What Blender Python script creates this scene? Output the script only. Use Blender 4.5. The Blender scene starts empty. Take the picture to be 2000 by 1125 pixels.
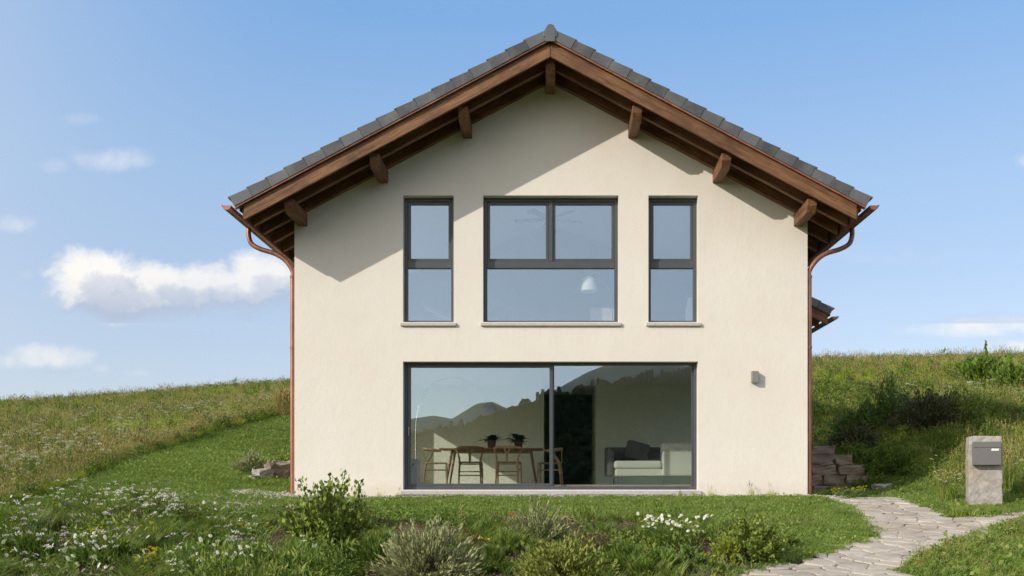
import bpy, math, random
import numpy as np
from mathutils import Vector
random.seed(7); RNG = np.random.default_rng(11)
S = bpy.context.scene
COL = S.collection
rad = math.radians

# ------------------------------------------------------------------ camera
EYE = 0.20; DC = 16.0; FPX = 1822.0
cd = bpy.data.cameras.new('camera'); cam = bpy.data.objects.new('camera', cd); COL.objects.link(cam)
cam.location = (0, -DC, EYE); cam.rotation_euler = (rad(90), 0, 0)
cd.sensor_width = 36; cd.lens = 36*FPX/2000; cd.shift_x = -0.0375; cd.shift_y = 0.19125
cd.clip_end = 6000; cd.clip_start = 0.1
S.camera = cam
S.render.resolution_x = 1024; S.render.resolution_y = 576
S.view_settings.view_transform = 'Standard'; S.view_settings.look = 'None'
S.view_settings.exposure = 0.28; S.view_settings.gamma = 1
S.cycles.max_bounces = 10; S.cycles.diffuse_bounces = 7; S.cycles.transparent_max_bounces = 12

# ------------------------------------------------------------------ sun
sd = Vector((1.30, 0.977, -0.78)).normalized()
sl = bpy.data.lights.new('sun', 'SUN'); sun = bpy.data.objects.new('sun', sl); COL.objects.link(sun)
sun.rotation_euler = sd.to_track_quat('-Z', 'Y').to_euler()
sl.energy = 2.85; sl.angle = rad(0.55); sl.color = (1.0, 0.925, 0.825)
SUN_EL = math.asin(-sd.z); SUN_AZ = math.atan2(-sd.x, -sd.y)     # from +Y, clockwise (to +X)

# ------------------------------------------------------------------ node helper
class NT:
    def __init__(s, nt): s.nt = nt; nt.nodes.clear()
    def n(s, t, ins=None, **kw):
        nd = s.nt.nodes.new(t)
        for k, v in kw.items(): setattr(nd, k, v)
        if ins:
            for k, v in ins.items():
                sock = nd.inputs[k]
                if isinstance(v, bpy.types.NodeSocket): s.nt.links.new(v, sock)
                else: sock.default_value = v
        return nd
    def m(s, op, a, b=0.0, c=None, clamp=False):
        i = {0: a, 1: b}
        if c is not None: i[2] = c
        nd = s.n('ShaderNodeMath', i, operation=op); nd.use_clamp = clamp
        return nd.outputs[0]
    def mix(s, f, a, b, bt='MIX'):
        nd = s.n('ShaderNodeMix', None, data_type='RGBA', blend_type=bt)
        for k, v in ((0, f), (6, a), (7, b)):
            if isinstance(v, bpy.types.NodeSocket): s.nt.links.new(v, nd.inputs[k])
            else: nd.inputs[k].default_value = v if k == 0 else c4(v)
        return nd.outputs[2]
    def ramp(s, f, stops):
        nd = s.n('ShaderNodeValToRGB', {0: f}); cr = nd.color_ramp
        while len(cr.elements) < len(stops): cr.elements.new(0.5)
        for e, (p, c) in zip(cr.elements, stops): e.position = p; e.color = c4(c)
        return nd.outputs[0]
    def noise(s, vec, scale, detail=4, rough=0.55, dist=0.0):
        return s.n('ShaderNodeTexNoise', {'Vector': vec, 'Scale': scale, 'Detail': detail, 'Roughness': rough, 'Distortion': dist}).outputs[0]
    def rng(s, v, a, b, c=0.0, d=1.0):
        return s.n('ShaderNodeMapRange', {0: v, 1: a, 2: b, 3: c, 4: d}).outputs[0]
def c4(c): return tuple(c)+(1.0,) if len(c) == 3 else tuple(c)

# ------------------------------------------------------------------ world: sky and clouds
W = bpy.data.worlds.new('World'); S.world = W; W.use_nodes = True
w = NT(W.node_tree)
sky = w.n('ShaderNodeTexSky', None, sky_type='NISHITA'); sky.sun_disc = False
sky.sun_elevation = SUN_EL; sky.sun_rotation = SUN_AZ; sky.altitude = 400; sky.air_density = 1.0; sky.dust_density = 0.6; sky.ozone_density = 2.0
tc = w.n('ShaderNodeTexCoord'); sep = w.n('ShaderNodeSeparateXYZ', {0: tc.outputs['Generated']})
yc = w.m('MAXIMUM', sep.outputs[1], 0.02)
U = w.m('DIVIDE', sep.outputs[0], yc); V = w.m('DIVIDE', sep.outputs[2], yc)
def cloud_field(du, dv):
    u = w.m('ADD', U, du); v = w.m('ADD', V, dv)
    cv = w.n('ShaderNodeCombineXYZ', {0: u, 1: v, 2: 0.0}).outputs[0]
    cv2 = w.n('ShaderNodeCombineXYZ', {0: w.m('MULTIPLY', u, 0.45), 1: v, 2: 3.0}).outputs[0]
    nz = w.noise(cv, 26.0, 10, 0.64, 0.25); nz2 = w.noise(cv2, 42.0, 5, 0.6, 0.2)
    tot = None
    for (px, py, rx, ry, a, st) in CLOUDS:
        cu = (px-1075)/FPX; cvv = (945-py)/FPX
        a1 = w.m('MULTIPLY', w.m('SUBTRACT', u, cu), FPX/rx); a2 = w.m('MULTIPLY', w.m('SUBTRACT', v, cvv), FPX/ry)
        r2 = w.m('ADD', w.m('MULTIPLY', a1, a1), w.m('MULTIPLY', a2, a2))
        q = w.m('SUBTRACT', 1.0, r2)
        q = w.m('ADD', w.m('MAXIMUM', q, -2.0), w.m('MULTIPLY', w.m('SUBTRACT', nz2 if st else nz, 0.5), 3.6 if st else (2.7 if a > .65 else 3.4)))
        q = w.m('MULTIPLY', w.n('ShaderNodeMapRange', {0: q, 1: -0.4 if not st else -0.5, 2: (0.8 if a > .8 else 1.5) if (not st and a > .65) else 2.4, 3: 0.0, 4: 1.0}, interpolation_type='SMOOTHSTEP').outputs[0], a)
        tot = q if tot is None else w.m('MAXIMUM', tot, q)
    return tot
CLOUDS = [(195, 552, 110, 66, 1.0, 0), (255, 585, 100, 46, 1.0, 0), (330, 575, 105, 50, 0.85, 0), (285, 560, 110, 50, .9, 0), (405, 562, 95, 50, 0.84, 0), (515, 550, 80, 60, 0.86, 0), (485, 600, 30, 30, .6, 0),
          (220, 310, 78, 26, 0.62, 0), (160, 232, 45, 13, 0.25, 0), (22, 437, 46, 19, 0.6, 0), (50, 537, 18, 11, .4, 0), (92, 700, 88, 30, 0.66, 0), (20, 706, 50, 16, .6, 0),
          (270, 729, 30, 10, 0.5, 0), (195, 722, 25, 12, .4, 0), (1925, 636, 170, 24, 0.95, 1), (1975, 676, 70, 18, 0.95, 1), (2005, 315, 26, 16, 0.5, 0), (1700, 500, 200, 20, .12, 1), (105, 325, 30, 16, .3, 0)]
dens = cloud_field(0.0, 0.0); dens2 = cloud_field(-0.018, 0.020)
front = w.n('ShaderNodeMapRange', {0: sep.outputs[1], 1: 0.05, 2: 0.2, 3: 0.0, 4: 1.0}).outputs[0]
fac = w.m('MULTIPLY', dens, front)
under = w.m('ADD', w.m('MULTIPLY', w.m('SUBTRACT', V, .222), 12.0), w.m('MULTIPLY', w.m('LESS_THAN', V, .172), 1.25))      # undersides greyer
lit = w.m('ADD', w.rng(w.m('SUBTRACT', dens, dens2), -0.45, 0.45), w.m('MINIMUM', under, .45), clamp=True)
ccol = w.mix(lit, (0.40, 0.46, 0.58), (0.82, 0.80, 0.77))
# colour layer mixed into the sky, graded by height and paler towards the horizon
ds = w.n('ShaderNodeVectorMath', {0: w.n('ShaderNodeVectorMath', {0: tc.outputs['Generated']}, operation='NORMALIZE').outputs[0], 1: tuple(-sd)}, operation='DOT_PRODUCT').outputs['Value']
nz_ = w.n('ShaderNodeSeparateXYZ', {0: w.n('ShaderNodeVectorMath', {0: tc.outputs['Generated']}, operation='NORMALIZE').outputs[0]}).outputs[2]
high = w.ramp(nz_, [(0.05, (.56, .585, .70)), (0.16, (.54, .62, .78)), (0.30, (.43, .61, .87)), (0.44, (.25, .50, .90)), (1.0, (.22, .40, .78))])
sky_fill = w.mix(w.n('ShaderNodeMapRange', {0: ds, 1: -0.15, 2: 0.75, 3: 0.0, 4: 1.0}, interpolation_type='SMOOTHSTEP').outputs[0], high, (1.50, 1.34, 1.16))
sky_fill = w.mix(1.0, sky_fill, (8.7, 8.7, 8.7), 'MULTIPLY')          # sky layer boosted warm towards the sun, added as fill light
bg1 = w.n('ShaderNodeBackground', {0: w.mix(0.52, sky.outputs[0], sky_fill), 1: 0.115})
bg2 = w.n('ShaderNodeBackground', {0: ccol, 1: 1.0})
mx = w.n('ShaderNodeMixShader', {0: fac, 1: bg1.outputs[0], 2: bg2.outputs[0]})
w.n('ShaderNodeOutputWorld', {0: mx.outputs[0]})

# ------------------------------------------------------------------ object helpers
def tag(o, label=None, cat=None, group=None, kind=None):
    if label: o['label'] = label
    if cat: o['category'] = cat
    if group: o['group'] = group
    if kind: o['kind'] = kind
    return o
def empty(name, loc=(0, 0, 0), rz=0, label=None, cat=None, group=None):
    o = bpy.data.objects.new(name, None); o.empty_display_size = .2; COL.objects.link(o)
    o.location = loc; o.rotation_euler = (0, 0, rz)
    return tag(o, label, cat, group)
def copy_tree(o, parent=None):
    c = o.copy(); COL.objects.link(c); c.parent = parent
    for ch in [x for x in COL.objects if x.parent == o]: copy_tree(ch, c)
    return c
class MB:
    def __init__(s): s.v = []; s.f = []; s.mi = []; s.cm = 0
    def add(s, vs, fs):
        b = len(s.v); s.v += [tuple(v) for v in vs]
        for f in fs: s.f.append(tuple(i+b for i in f)); s.mi.append(s.cm)
        return s
    def box(s, x0, x1, y0, y1, z0, z1, ch=0.0):
        vs = [(x0,y0,z0),(x1,y0,z0),(x1,y1,z0),(x0,y1,z0),(x0,y0,z1),(x1,y0,z1),(x1,y1,z1),(x0,y1,z1)]
        return s.add(vs, [(0,3,2,1),(4,5,6,7),(0,1,5,4),(1,2,6,5),(2,3,7,6),(3,0,4,7)])
    def prism_y(s, poly, y0, y1):      # poly of (x,z), counter-clockwise seen from -y
        n = len(poly)
        vs = [(x, y0, z) for x, z in poly]+[(x, y1, z) for x, z in poly]
        fs = [tuple(range(n)), tuple(range(2*n-1, n-1, -1))]
        for i in range(n): j = (i+1) % n; fs.append((j, i, i+n, j+n))
        return s.add(vs, fs)
    def prism_x(s, poly, x0, x1):      # poly of (y,z)
        n = len(poly)
        vs = [(x0, y, z) for y, z in poly]+[(x1, y, z) for y, z in poly]
        fs = [tuple(range(n-1, -1, -1)), tuple(range(n, 2*n))]
        for i in range(n): j = (i+1) % n; fs.append((i, j, j+n, i+n))
        return s.add(vs, fs)
    def tube(s, pts, r, n=10, cap=True, flat=1.0):
        pts = [Vector(p) for p in pts]; rs = r if isinstance(r, (list, tuple)) else [r]*len(pts)
        rings = []; up = None
        for i, p in enumerate(pts):
            t = (pts[min(i+1, len(pts)-1)]-pts[max(i-1, 0)]).normalized()
            if up is None: up = Vector((0, 0, 1)) if abs(t.z) < .9 else Vector((1, 0, 0))
            a = t.cross(up).normalized(); up = a.cross(t).normalized()
            rings.append([p+a*math.cos(2*math.pi*k/n)*rs[i]+up*math.sin(2*math.pi*k/n)*rs[i]*flat for k in range(n)])
        vs = [v for rg in rings for v in rg]; fs = []
        for i in range(len(pts)-1):
            for k in range(n):
                k2 = (k+1) % n; fs.append((i*n+k, i*n+k2, (i+1)*n+k2, (i+1)*n+k))
        if cap: fs.append(tuple(range(n-1, -1, -1))); fs.append(tuple((len(pts)-1)*n+k for k in range(n)))
        return s.add(vs, fs)
    def lathe(s, prof, c=(0, 0, 0), n=20):    # prof (r,z)
        vs = [(c[0]+r*math.cos(2*math.pi*k/n), c[1]+r*math.sin(2*math.pi*k/n), c[2]+z) for r, z in prof for k in range(n)]
        fs = [(i*n+k, i*n+(k+1) % n, (i+1)*n+(k+1) % n, (i+1)*n+k) for i in range(len(prof)-1) for k in range(n)]
        return s.add(vs, fs)
    def build(s, name, mats, parent=None, bevel=0.0, smooth=False, segs=1, loc=None):
        me = bpy.data.meshes.new(name); me.from_pydata(s.v, [], s.f)
        if not isinstance(mats, (list, tuple)): mats = [mats]
        for m in mats: me.materials.append(m)
        if len(mats) > 1: me.polygons.foreach_set('material_index', s.mi)
        me.validate(); me.update()
        o = bpy.data.objects.new(name, me); COL.objects.link(o); o.parent = parent
        if loc: o.location = loc
        if smooth:
            me.polygons.foreach_set('use_smooth', [True]*len(me.polygons))
            me.set_sharp_from_angle(angle=rad(40))
        if bevel:
            b = o.modifiers.new('bevel', 'BEVEL'); b.width = bevel; b.segments = segs; b.limit_method = 'ANGLE'; b.angle_limit = rad(35)
        return o
def arr_mesh(name, V_, F_, mats, mi=None, link=True, parent=None, smooth=False):
    V_ = np.asarray(V_, np.float32); F_ = np.asarray(F_, np.int32)
    me = bpy.data.meshes.new(name); k = F_.shape[1]
    me.vertices.add(len(V_)); me.vertices.foreach_set('co', V_.ravel())
    me.loops.add(F_.size); me.loops.foreach_set('vertex_index', F_.ravel())
    me.polygons.add(len(F_)); me.polygons.foreach_set('loop_start', np.arange(0, F_.size, k, dtype=np.int32))
    for m in (mats if isinstance(mats, (list, tuple)) else [mats]): me.materials.append(m)
    if mi is not None: me.polygons.foreach_set('material_index', np.asarray(mi, np.int32))
    me.update(calc_edges=True)
    if smooth: me.polygons.foreach_set('use_smooth', [True]*len(F_))
    o = bpy.data.objects.new(name, me)
    if link: COL.objects.link(o)
    if parent: o.parent = parent
    return o

# ------------------------------------------------------------------ materials
def mat(name):
    m = bpy.data.materials.new(name); m.use_nodes = True; return m, NT(m.node_tree)
def finish(t, col, rough=0.6, bump=None, bs=0.3, bd=0.01, metal=0.0, spec=0.5, **kw):
    p = t.n('ShaderNodeBsdfPrincipled', {'Base Color': col if isinstance(col, bpy.types.NodeSocket) else c4(col), 'Roughness': rough, 'Metallic': metal, 'Specular IOR Level': spec})
    if bump is not None:
        b = t.n('ShaderNodeBump', {'Strength': bs, 'Distance': bd, 'Height': bump}); t.nt.links.new(b.outputs[0], p.inputs['Normal'])
    t.n('ShaderNodeOutputMaterial', {0: p.outputs[0]}); return p
def objc(t): return t.n('ShaderNodeTexCoord').outputs['Object']
def posn(t): return t.n('ShaderNodeNewGeometry').outputs['Position']
def mapped(t, vec, scale=(1, 1, 1), rot=(0, 0, 0)):
    return t.n('ShaderNodeMapping', {'Vector': vec, 'Scale': scale, 'Rotation': rot}).outputs[0]
def simple(name, col, rough=0.5, metal=0.0, var=0.12, sc=8, spec=.5, bs=0.0):
    m, t = mat(name); nz = t.noise(objc(t), sc, 4)
    c = t.mix(t.rng(nz, .3, .7), tuple(x*(1-var) for x in col), tuple(min(1, x*(1+var)) for x in col))
    finish(t, c, rough, nz if bs else None, bs, .004, metal, spec); return m
def plaster():
    m, t = mat('plaster'); p = posn(t)
    big = t.noise(p, 0.7, 4); fine = t.noise(p, 55, 3, .6); mid = t.noise(p, 14, 5, .6)
    streak = t.noise(mapped(t, p, (4, 4, .5)), 1.6, 4, .6)
    c = t.mix(t.rng(big, .3, .7), (.755, .704, .618), (.795, .752, .680))
    c = t.mix(t.m('MULTIPLY', t.rng(streak, .55, .75), .10), c, (.70, .64, .52))
    c = t.mix(t.m('MULTIPLY', t.rng(fine, .55, .8), .22), c, (.62, .55, .45))
    z = t.n('ShaderNodeSeparateXYZ', {0: p}).outputs[2]
    dirt = t.m('MULTIPLY', t.rng(t.m('ADD', z, t.m('MULTIPLY', mid, .35)), .42, .12), .35)     # splashed soil at the foot
    c = t.mix(dirt, c, (.50, .41, .30))
    und = t.noise(mapped(t, p, (1.6, 1, 1)), 3.2, 4, .6, .6)
    xz = t.n('ShaderNodeSeparateXYZ', {0: p}); run = t.noise(mapped(t, p, (9, 9, .5)), 2.2, 4, .6)
    sill = t.m('MULTIPLY', t.rng(z, 2.15, 2.92), t.m('LESS_THAN', z, 2.93)); inx = t.m('LESS_THAN', t.m('ABSOLUTE', xz.outputs[0]), 2.62)
    c = t.mix(t.m('MULTIPLY', t.m('MULTIPLY', t.m('MULTIPLY', sill, inx), t.rng(run, .5, .68)), .16), c, (.52, .48, .40))     # run-off stains below the sills
    c = t.mix(t.m('MULTIPLY', t.rng(und, .52, .72), .16), c, (.66, .60, .50))
    h = t.m('ADD', t.m('MULTIPLY', fine, .7), t.m('ADD', t.m('MULTIPLY', mid, .8), t.m('MULTIPLY', und, .8)))
    finish(t, c, .92, h, .55, .009, spec=.2); return m
def wood(name, ang, a=(.105, .050, .024), b=(.32, .160, .074), axis='x'):
    m, t = mat(name); v = t.n('ShaderNodeTexCoord').outputs['Object']
    if axis == 'x': v = mapped(t, mapped(t, v, (1, 1, 1), (0, ang, 0)), (1.2, 22, 26))
    else: v = mapped(t, v, (22, 1.2, 26))
    g = t.noise(v, 1.3, 7, .72, .9); k = t.noise(objc(t), 1.7, 4); orn = t.n('ShaderNodeObjectInfo').outputs['Random']
    c = t.mix(t.rng(g, .36, .64), tuple(x*.75 for x in a), tuple(min(1, x*1.12) for x in b)); c = t.mix(t.m('MULTIPLY', t.rng(k, .46, .66), .6), c, tuple(x*.6 for x in a)); c = t.mix(t.m('MULTIPLY', orn, .4), c, tuple(x*.85 for x in a))
    fl = t.noise(v, 5.0, 3, .6); c = t.mix(t.m('MULTIPLY', t.rng(fl, .60, .70), .6), c, tuple(x*.35 for x in a))
    finish(t, c, .62, g, .35, .006, spec=.3); return m
def slate():
    m, t = mat('slate_tile'); p = posn(t); nz = t.noise(p, 3.5, 5, .6); fn = t.noise(p, 60, 3)
    isl = t.n('ShaderNodeNewGeometry').outputs['Random Per Island']
    c = t.mix(isl, (.050, .054, .060), (.115, .121, .128)); c = t.mix(t.m('MULTIPLY', t.rng(nz, .45, .7), .55), c, (.17, .172, .165)); c = t.mix(t.m('MULTIPLY', t.rng(t.noise(p, 22, 4, .7), .62, .70), .5), c, (.26, .26, .20))
    finish(t, c, .55, fn, .25, .003); return m
def copper():
    m, t = mat('copper'); p = posn(t); nz = t.noise(mapped(t, p, (1, 1, .25)), 9, 5, .65); k = t.noise(p, 1.4, 3)
    c = t.mix(t.rng(nz, .35, .7), (.46, .215, .14), (.28, .12, .08)); c = t.mix(t.m('MULTIPLY', t.rng(k, .45, .7), .6), c, (.17, .085, .06))
    finish(t, c, .42, nz, .1, .002, metal=.55); return m
def glass():
    m, t = mat('window_glass')
    tr = t.n('ShaderNodeBsdfTransparent', {0: (.99, 1.0, .985, 1)})
    gl = t.n('ShaderNodeBsdfGlossy', {0: (.62, .80, 1.0, 1), 'Roughness': 0.0})
    mx = t.n('ShaderNodeMixShader', {0: 0.24, 1: tr.outputs[0], 2: gl.outputs[0]})
    t.n('ShaderNodeOutputMaterial', {0: mx.outputs[0]}); return m
def clear_glass():
    m, t = mat('clear_glass'); tr = t.n('ShaderNodeBsdfTransparent', {0: (.97, .98, .97, 1)}); gl = t.n('ShaderNodeBsdfGlossy', {'Roughness': 0.0})
    mx = t.n('ShaderNodeMixShader', {0: 0.06, 1: tr.outputs[0], 2: gl.outputs[0]}); t.n('ShaderNodeOutputMaterial', {0: mx.outputs[0]}); return m
def foliage(name, cols, trans=.3, patch=None, rough=.55, islands=True):
    """cols: dark..light leaf colours mixed leaf by leaf; patch: (colour, noise scale, amount) colour patches over the ground"""
    m, t = mat(name); g = t.n('ShaderNodeNewGeometry'); oi = t.n('ShaderNodeObjectInfo')
    r = t.m('FRACT', t.m('ADD', g.outputs['Random Per Island'], t.m('MULTIPLY', oi.outputs['Random'], 7.31)))
    r = t.m('ADD', t.m('MULTIPLY', r, .6), t.m('MULTIPLY', oi.outputs['Random'], .4))
    c = t.ramp(r, [(i/(len(cols)-1), cc) for i, cc in enumerate(cols)])
    if patch:
        for (pc, sc, am, lo) in patch:
            nz = t.noise(g.outputs['Position'], sc, 4, .6)
            c = t.mix(t.m('MULTIPLY', t.rng(nz, lo, lo+.16), am), c, pc)
    d = t.n('ShaderNodeBsdfPrincipled', {'Base Color': c, 'Roughness': rough, 'Specular IOR Level': .25 if rough < .9 else 0.0})
    tl = t.n('ShaderNodeBsdfTranslucent', {0: t.mix(1.0, c, (1.0, 1.15, .55), 'MULTIPLY')})
    mx = t.n('ShaderNodeMixShader', {0: trans, 1: d.outputs[0], 2: tl.outputs[0]})
    t.n('ShaderNodeOutputMaterial', {0: mx.outputs[0]}); return m
def stone(name, a, b, spots=(.10, .09, .08), sc=5, bs=.6, orange=0.0):
    m, t = mat(name); p = posn(t); n1 = t.noise(p, sc, 6, .65); n2 = t.noise(p, sc*9, 4, .6); n3 = t.noise(p, sc*.35, 3)
    isl = t.n('ShaderNodeNewGeometry').outputs['Random Per Island']
    c = t.mix(t.rng(n1, .3, .7), a, b)
    c = t.mix(t.m('MULTIPLY', isl, .35), c, tuple(x*.62 for x in a))
    c = t.mix(t.m('MULTIPLY', t.rng(n2, .58, .74), .65), c, spots)
    if orange: c = t.mix(t.m('MULTIPLY', t.rng(n3, .5, .66), orange), c, (.40, .26, .15))
    finish(t, c, .88, t.m('ADD', n1, t.m('MULTIPLY', n2, .5)), bs, .02, spec=.25); return m
PI_T = math.atan(.532)
M = dict(
    plaster=plaster(), slate=slate(), copper=copper(), glass=glass(), clear=clear_glass(),
    woodL=wood('wood_slope_up', PI_T), woodR=wood('wood_slope_down', -PI_T), woodP=wood('wood_beam', 0, axis='y'),
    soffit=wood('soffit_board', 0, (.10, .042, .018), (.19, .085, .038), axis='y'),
    frame=simple('anthracite_frame', (.070, .078, .088), .38, var=.06),
    sill=simple('stone_sill', (.50, .47, .42), .7, sc=20, bs=.2), threshold=simple('threshold_stone', (.46, .43, .43), .6, sc=14, bs=.2),
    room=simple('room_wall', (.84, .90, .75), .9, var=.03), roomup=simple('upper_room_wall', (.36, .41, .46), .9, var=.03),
    lining=simple('attic_lining', (.66, .70, .74), .9, var=.02),
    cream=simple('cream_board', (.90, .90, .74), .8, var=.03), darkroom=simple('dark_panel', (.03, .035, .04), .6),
    floor=wood('oak_floor', 0, (.62, .52, .40), (.72, .62, .50)), white=simple('white_lacquer', (.80, .82, .80), .4, var=.03),
    oak=wood('oak_sunlit_tone', 0, (.62, .42, .22), (.80, .58, .34), axis='y'), walnut=wood('oak_dark', 0, (.34, .23, .125), (.48, .34, .19), axis='y'),
    cord=simple('paper_cord', (.42, .34, .22), .8, bs=.3, sc=60), fabric=simple('pale_fabric', (.80, .84, .74), .95, var=.05, sc=40, bs=.2),
    darkfab=simple('grey_fabric', (.16, .16, .155), .95, sc=40, bs=.2), chrome=simple('chrome', (.80, .81, .82), .12, 1.0, var=.02),
    steel=simple('brushed_steel', (.42, .42, .42), .3, .9), metal=simple('grey_metal', (.16, .16, .155), .42, .2, var=.05), pot=simple('terracotta', (.20, .10, .055), .8, bs=.2),
    shade=simple('lamp_shade', (.80, .84, .78), .7, var=.02), pink=simple('rose_fabric', (.52, .46, .45), .9), plate=simple('name_plate', (.85, .84, .80), .4),
    lampgrey=simple('lamp_grey', (.23, .23, .22), .5), bark=simple('bark', (.10, .07, .045), .9, sc=30, bs=.5),
    granite=stone('granite', (.30, .28, .26), (.62, .585, .54), (.10, .09, .08), sc=11, bs=1.0, orange=.3),
    drystone=stone('dry_stone', (.20, .15, .11), (.37, .30, .225), sc=3),
    flag=stone('flagstone', (.36, .315, .25), (.60, .545, .455), (.16, .14, .12), sc=2.2, bs=.5, orange=.15),
    mortar=stone('joint_sand', (.16, .14, .115), (.25, .22, .18), sc=6, bs=.4),
    gravel=stone('gravel', (.50, .46, .40), (.72, .68, .60), sc=14, bs=1.0),
)
G = dict(
    lawn=foliage('lawn_grass', [(0.129, 0.195, 0.034), (0.191, 0.273, 0.054), (0.252, 0.338, 0.074), (0.344, 0.384, 0.128)], .3, [((.25, .27, .085), .7, .5, .54), ((.075, .14, .02), 1.3, .6, .55)]),
    meadow=foliage('meadow_grass', [(0.230, 0.317, 0.023), (0.342, 0.432, 0.036), (0.450, 0.506, 0.053), (0.595, 0.569, 0.084)], .3, [((.34, .29, .11), .13, .6, .53), ((.105, .190, .030), .20, .8, .50), ((.24, .20, .11), .08, .4, .57), ((.07, .12, .02), .6, .45, .56)]),
    straw=foliage('straw', [(0.308, 0.246, 0.089), (0.407, 0.332, 0.126), (0.517, 0.443, 0.189)], .25),
    weed=foliage('weed_leaf', [(0.077, 0.127, 0.021), (0.137, 0.216, 0.033), (0.205, 0.297, 0.049)], .25, [((.16, .22, .045), .9, .5, .5)]),
    bed=foliage('bed_leaf', [(.035, .065, .014), (0.145, 0.220, 0.036), (0.214, 0.288, 0.051), (0.307, 0.333, 0.083)], .25, [((.20, .18, .08), 1.1, .55, .54), ((.05, .09, .02), 1.7, .5, .55)]),
    lavender=foliage('grey_green_leaf', [(0.175, 0.202, 0.090), (0.288, 0.312, 0.138), (0.388, 0.403, 0.198), (0.312, 0.267, 0.144)], .08),
    dome=foliage('dome_leaf', [(0.102, 0.128, 0.025), (0.204, 0.237, 0.046), (0.306, 0.332, 0.076), (0.393, 0.379, 0.112)], .08),
    shrub=foliage('shrub_leaf', [(0.109, 0.148, 0.025), (0.205, 0.274, 0.046), (0.338, 0.411, 0.086)], .08),
    dark=foliage('dark_shrub_leaf', [(0.063, 0.121, 0.025), (0.118, 0.199, 0.040), (0.182, 0.268, 0.061)], .08),
    maroon=foliage('maroon_leaf', [(.05, .05, .024), (.085, .095, .038), (.09, .13, .04)], .08),
    lime=foliage('lime_leaf', [(.16, .20, .02), (.26, .30, .03), (.34, .36, .05)], .3),
    rust=foliage('rust_leaf', [(.12, .05, .022), (.19, .09, .035), (.12, .12, .03)], .2),
    brown=foliage('dry_stem', [(.10, .065, .035), (.16, .11, .06), (.09, .09, .035)], .1),
    conifer=foliage('forest_leaf', [(.028, .045, .018), (.045, .065, .025), (.060, .080, .030)], .0, rough=1.0),
    houseplant=foliage('house_plant_leaf', [(.012, .04, .016), (.022, .06, .022)], .1),
    petalw=foliage('white_petal', [(.72, .70, .66), (.85, .83, .80)], .3), petalp=foliage('lilac_petal', [(.55, .42, .52), (.72, .62, .70)], .3),
    petalv=foliage('violet_petal', [(.12, .09, .22), (.22, .17, .34)], .2), petaly=foliage('yellow_petal', [(.62, .46, .03), (.75, .60, .06)], .3),
    petalr=foliage('red_petal', [(.62, .06, .02), (.70, .10, .03)], .3), umbel=foliage('umbel_flower', [(.42, .42, .30), (.58, .56, .44)], .3),
)

# ------------------------------------------------------------------ terrain height
def P(px, py, d): return ((px-1075)/FPX*d, d-DC, EYE+(945-py)/FPX*d)
CP = [(x, 0, -.02) for x in (-4.4, -2, 0, 2, 4.4)] + [(x, 5, -.02) for x in (-4, 0, 4.9)] + [(x, 10, .05) for x in (-4, 0, 4.9)]
CP += [(x, -3.5, -.31) for x in (-5, -2.5, 0, 2.5, 5)] + [(x, -7, -.69) for x in (-6, -3, 0, 3, 6)] + [(x, -1.2, -.085) for x in (-5, -1, 3, 5.5)]
CP += [(x, -12, -1.15) for x in (-8, 0, 8)] + [(x, -17, -1.6) for x in (-12, 0, 12)] + [(x, -30, -4.5) for x in (-25, 0, 25)]
CP += [P(0, 1000, 13), P(280, 890, 22), P(430, 840, 28), P(563, 812, 33), P(563, 752, 60), P(300, 774, 60), P(0, 797, 60), P(-300, 815, 60),
       P(540, 941, 18.2), P(500, 900, 22), P(500, 860, 27), P(200, 922, 17.4), P(0, 900, 21), P(0, 850, 31), P(-300, 930, 20), P(-300, 1005, 14),
       P(400, 948, 16.5), P(563, 783, 44), P(200, 810, 44), P(0, 1060, 11), P(-200, 1050, 12), P(700, 748, 60), P(850, 738, 60)]
CP += [P(1590, 714, 50), P(2000, 704, 50), P(2300, 699, 50), P(1800, 708, 50), P(1300, 724, 52), (9.1, 5.9, 2.0), (7.4, 4.0, .95), (6.2, 2.6, .06), (5.4, 3, 0.0), (5.0, 8, .05),
       P(1600, 745, 32), P(2000, 800, 24), P(2000, 895, 18), (7.2, .2, .05), (9.6, -1.2, .35), (9.2, -3.2, -.12), (7, -4, -.33), P(1800, 760, 32), (12, -5, -.25), (13, -1, .7), P(2000, 748, 34)]
CP += [(x, 62, z) for x, z in ((-30, 5.4), (0, 7.2), (25, 7.6))]
CP = np.array(CP)
def tps_fit(cp):
    n = len(cp); X = cp[:, :2]; d = np.hypot(X[:, None, 0]-X[None, :, 0], X[:, None, 1]-X[None, :, 1])
    K = np.where(d > 0, d**2*np.log(d+1e-9), 0)+np.eye(n)*0.02; Q = np.c_[np.ones(n), X]
    A = np.block([[K, Q], [Q.T, np.zeros((3, 3))]])
    return np.linalg.solve(A, np.r_[cp[:, 2], 0, 0, 0])
TW = tps_fit(CP)
def sstep(t): t = np.clip(t, 0, 1); return t*t*(3-2*t)
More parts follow.
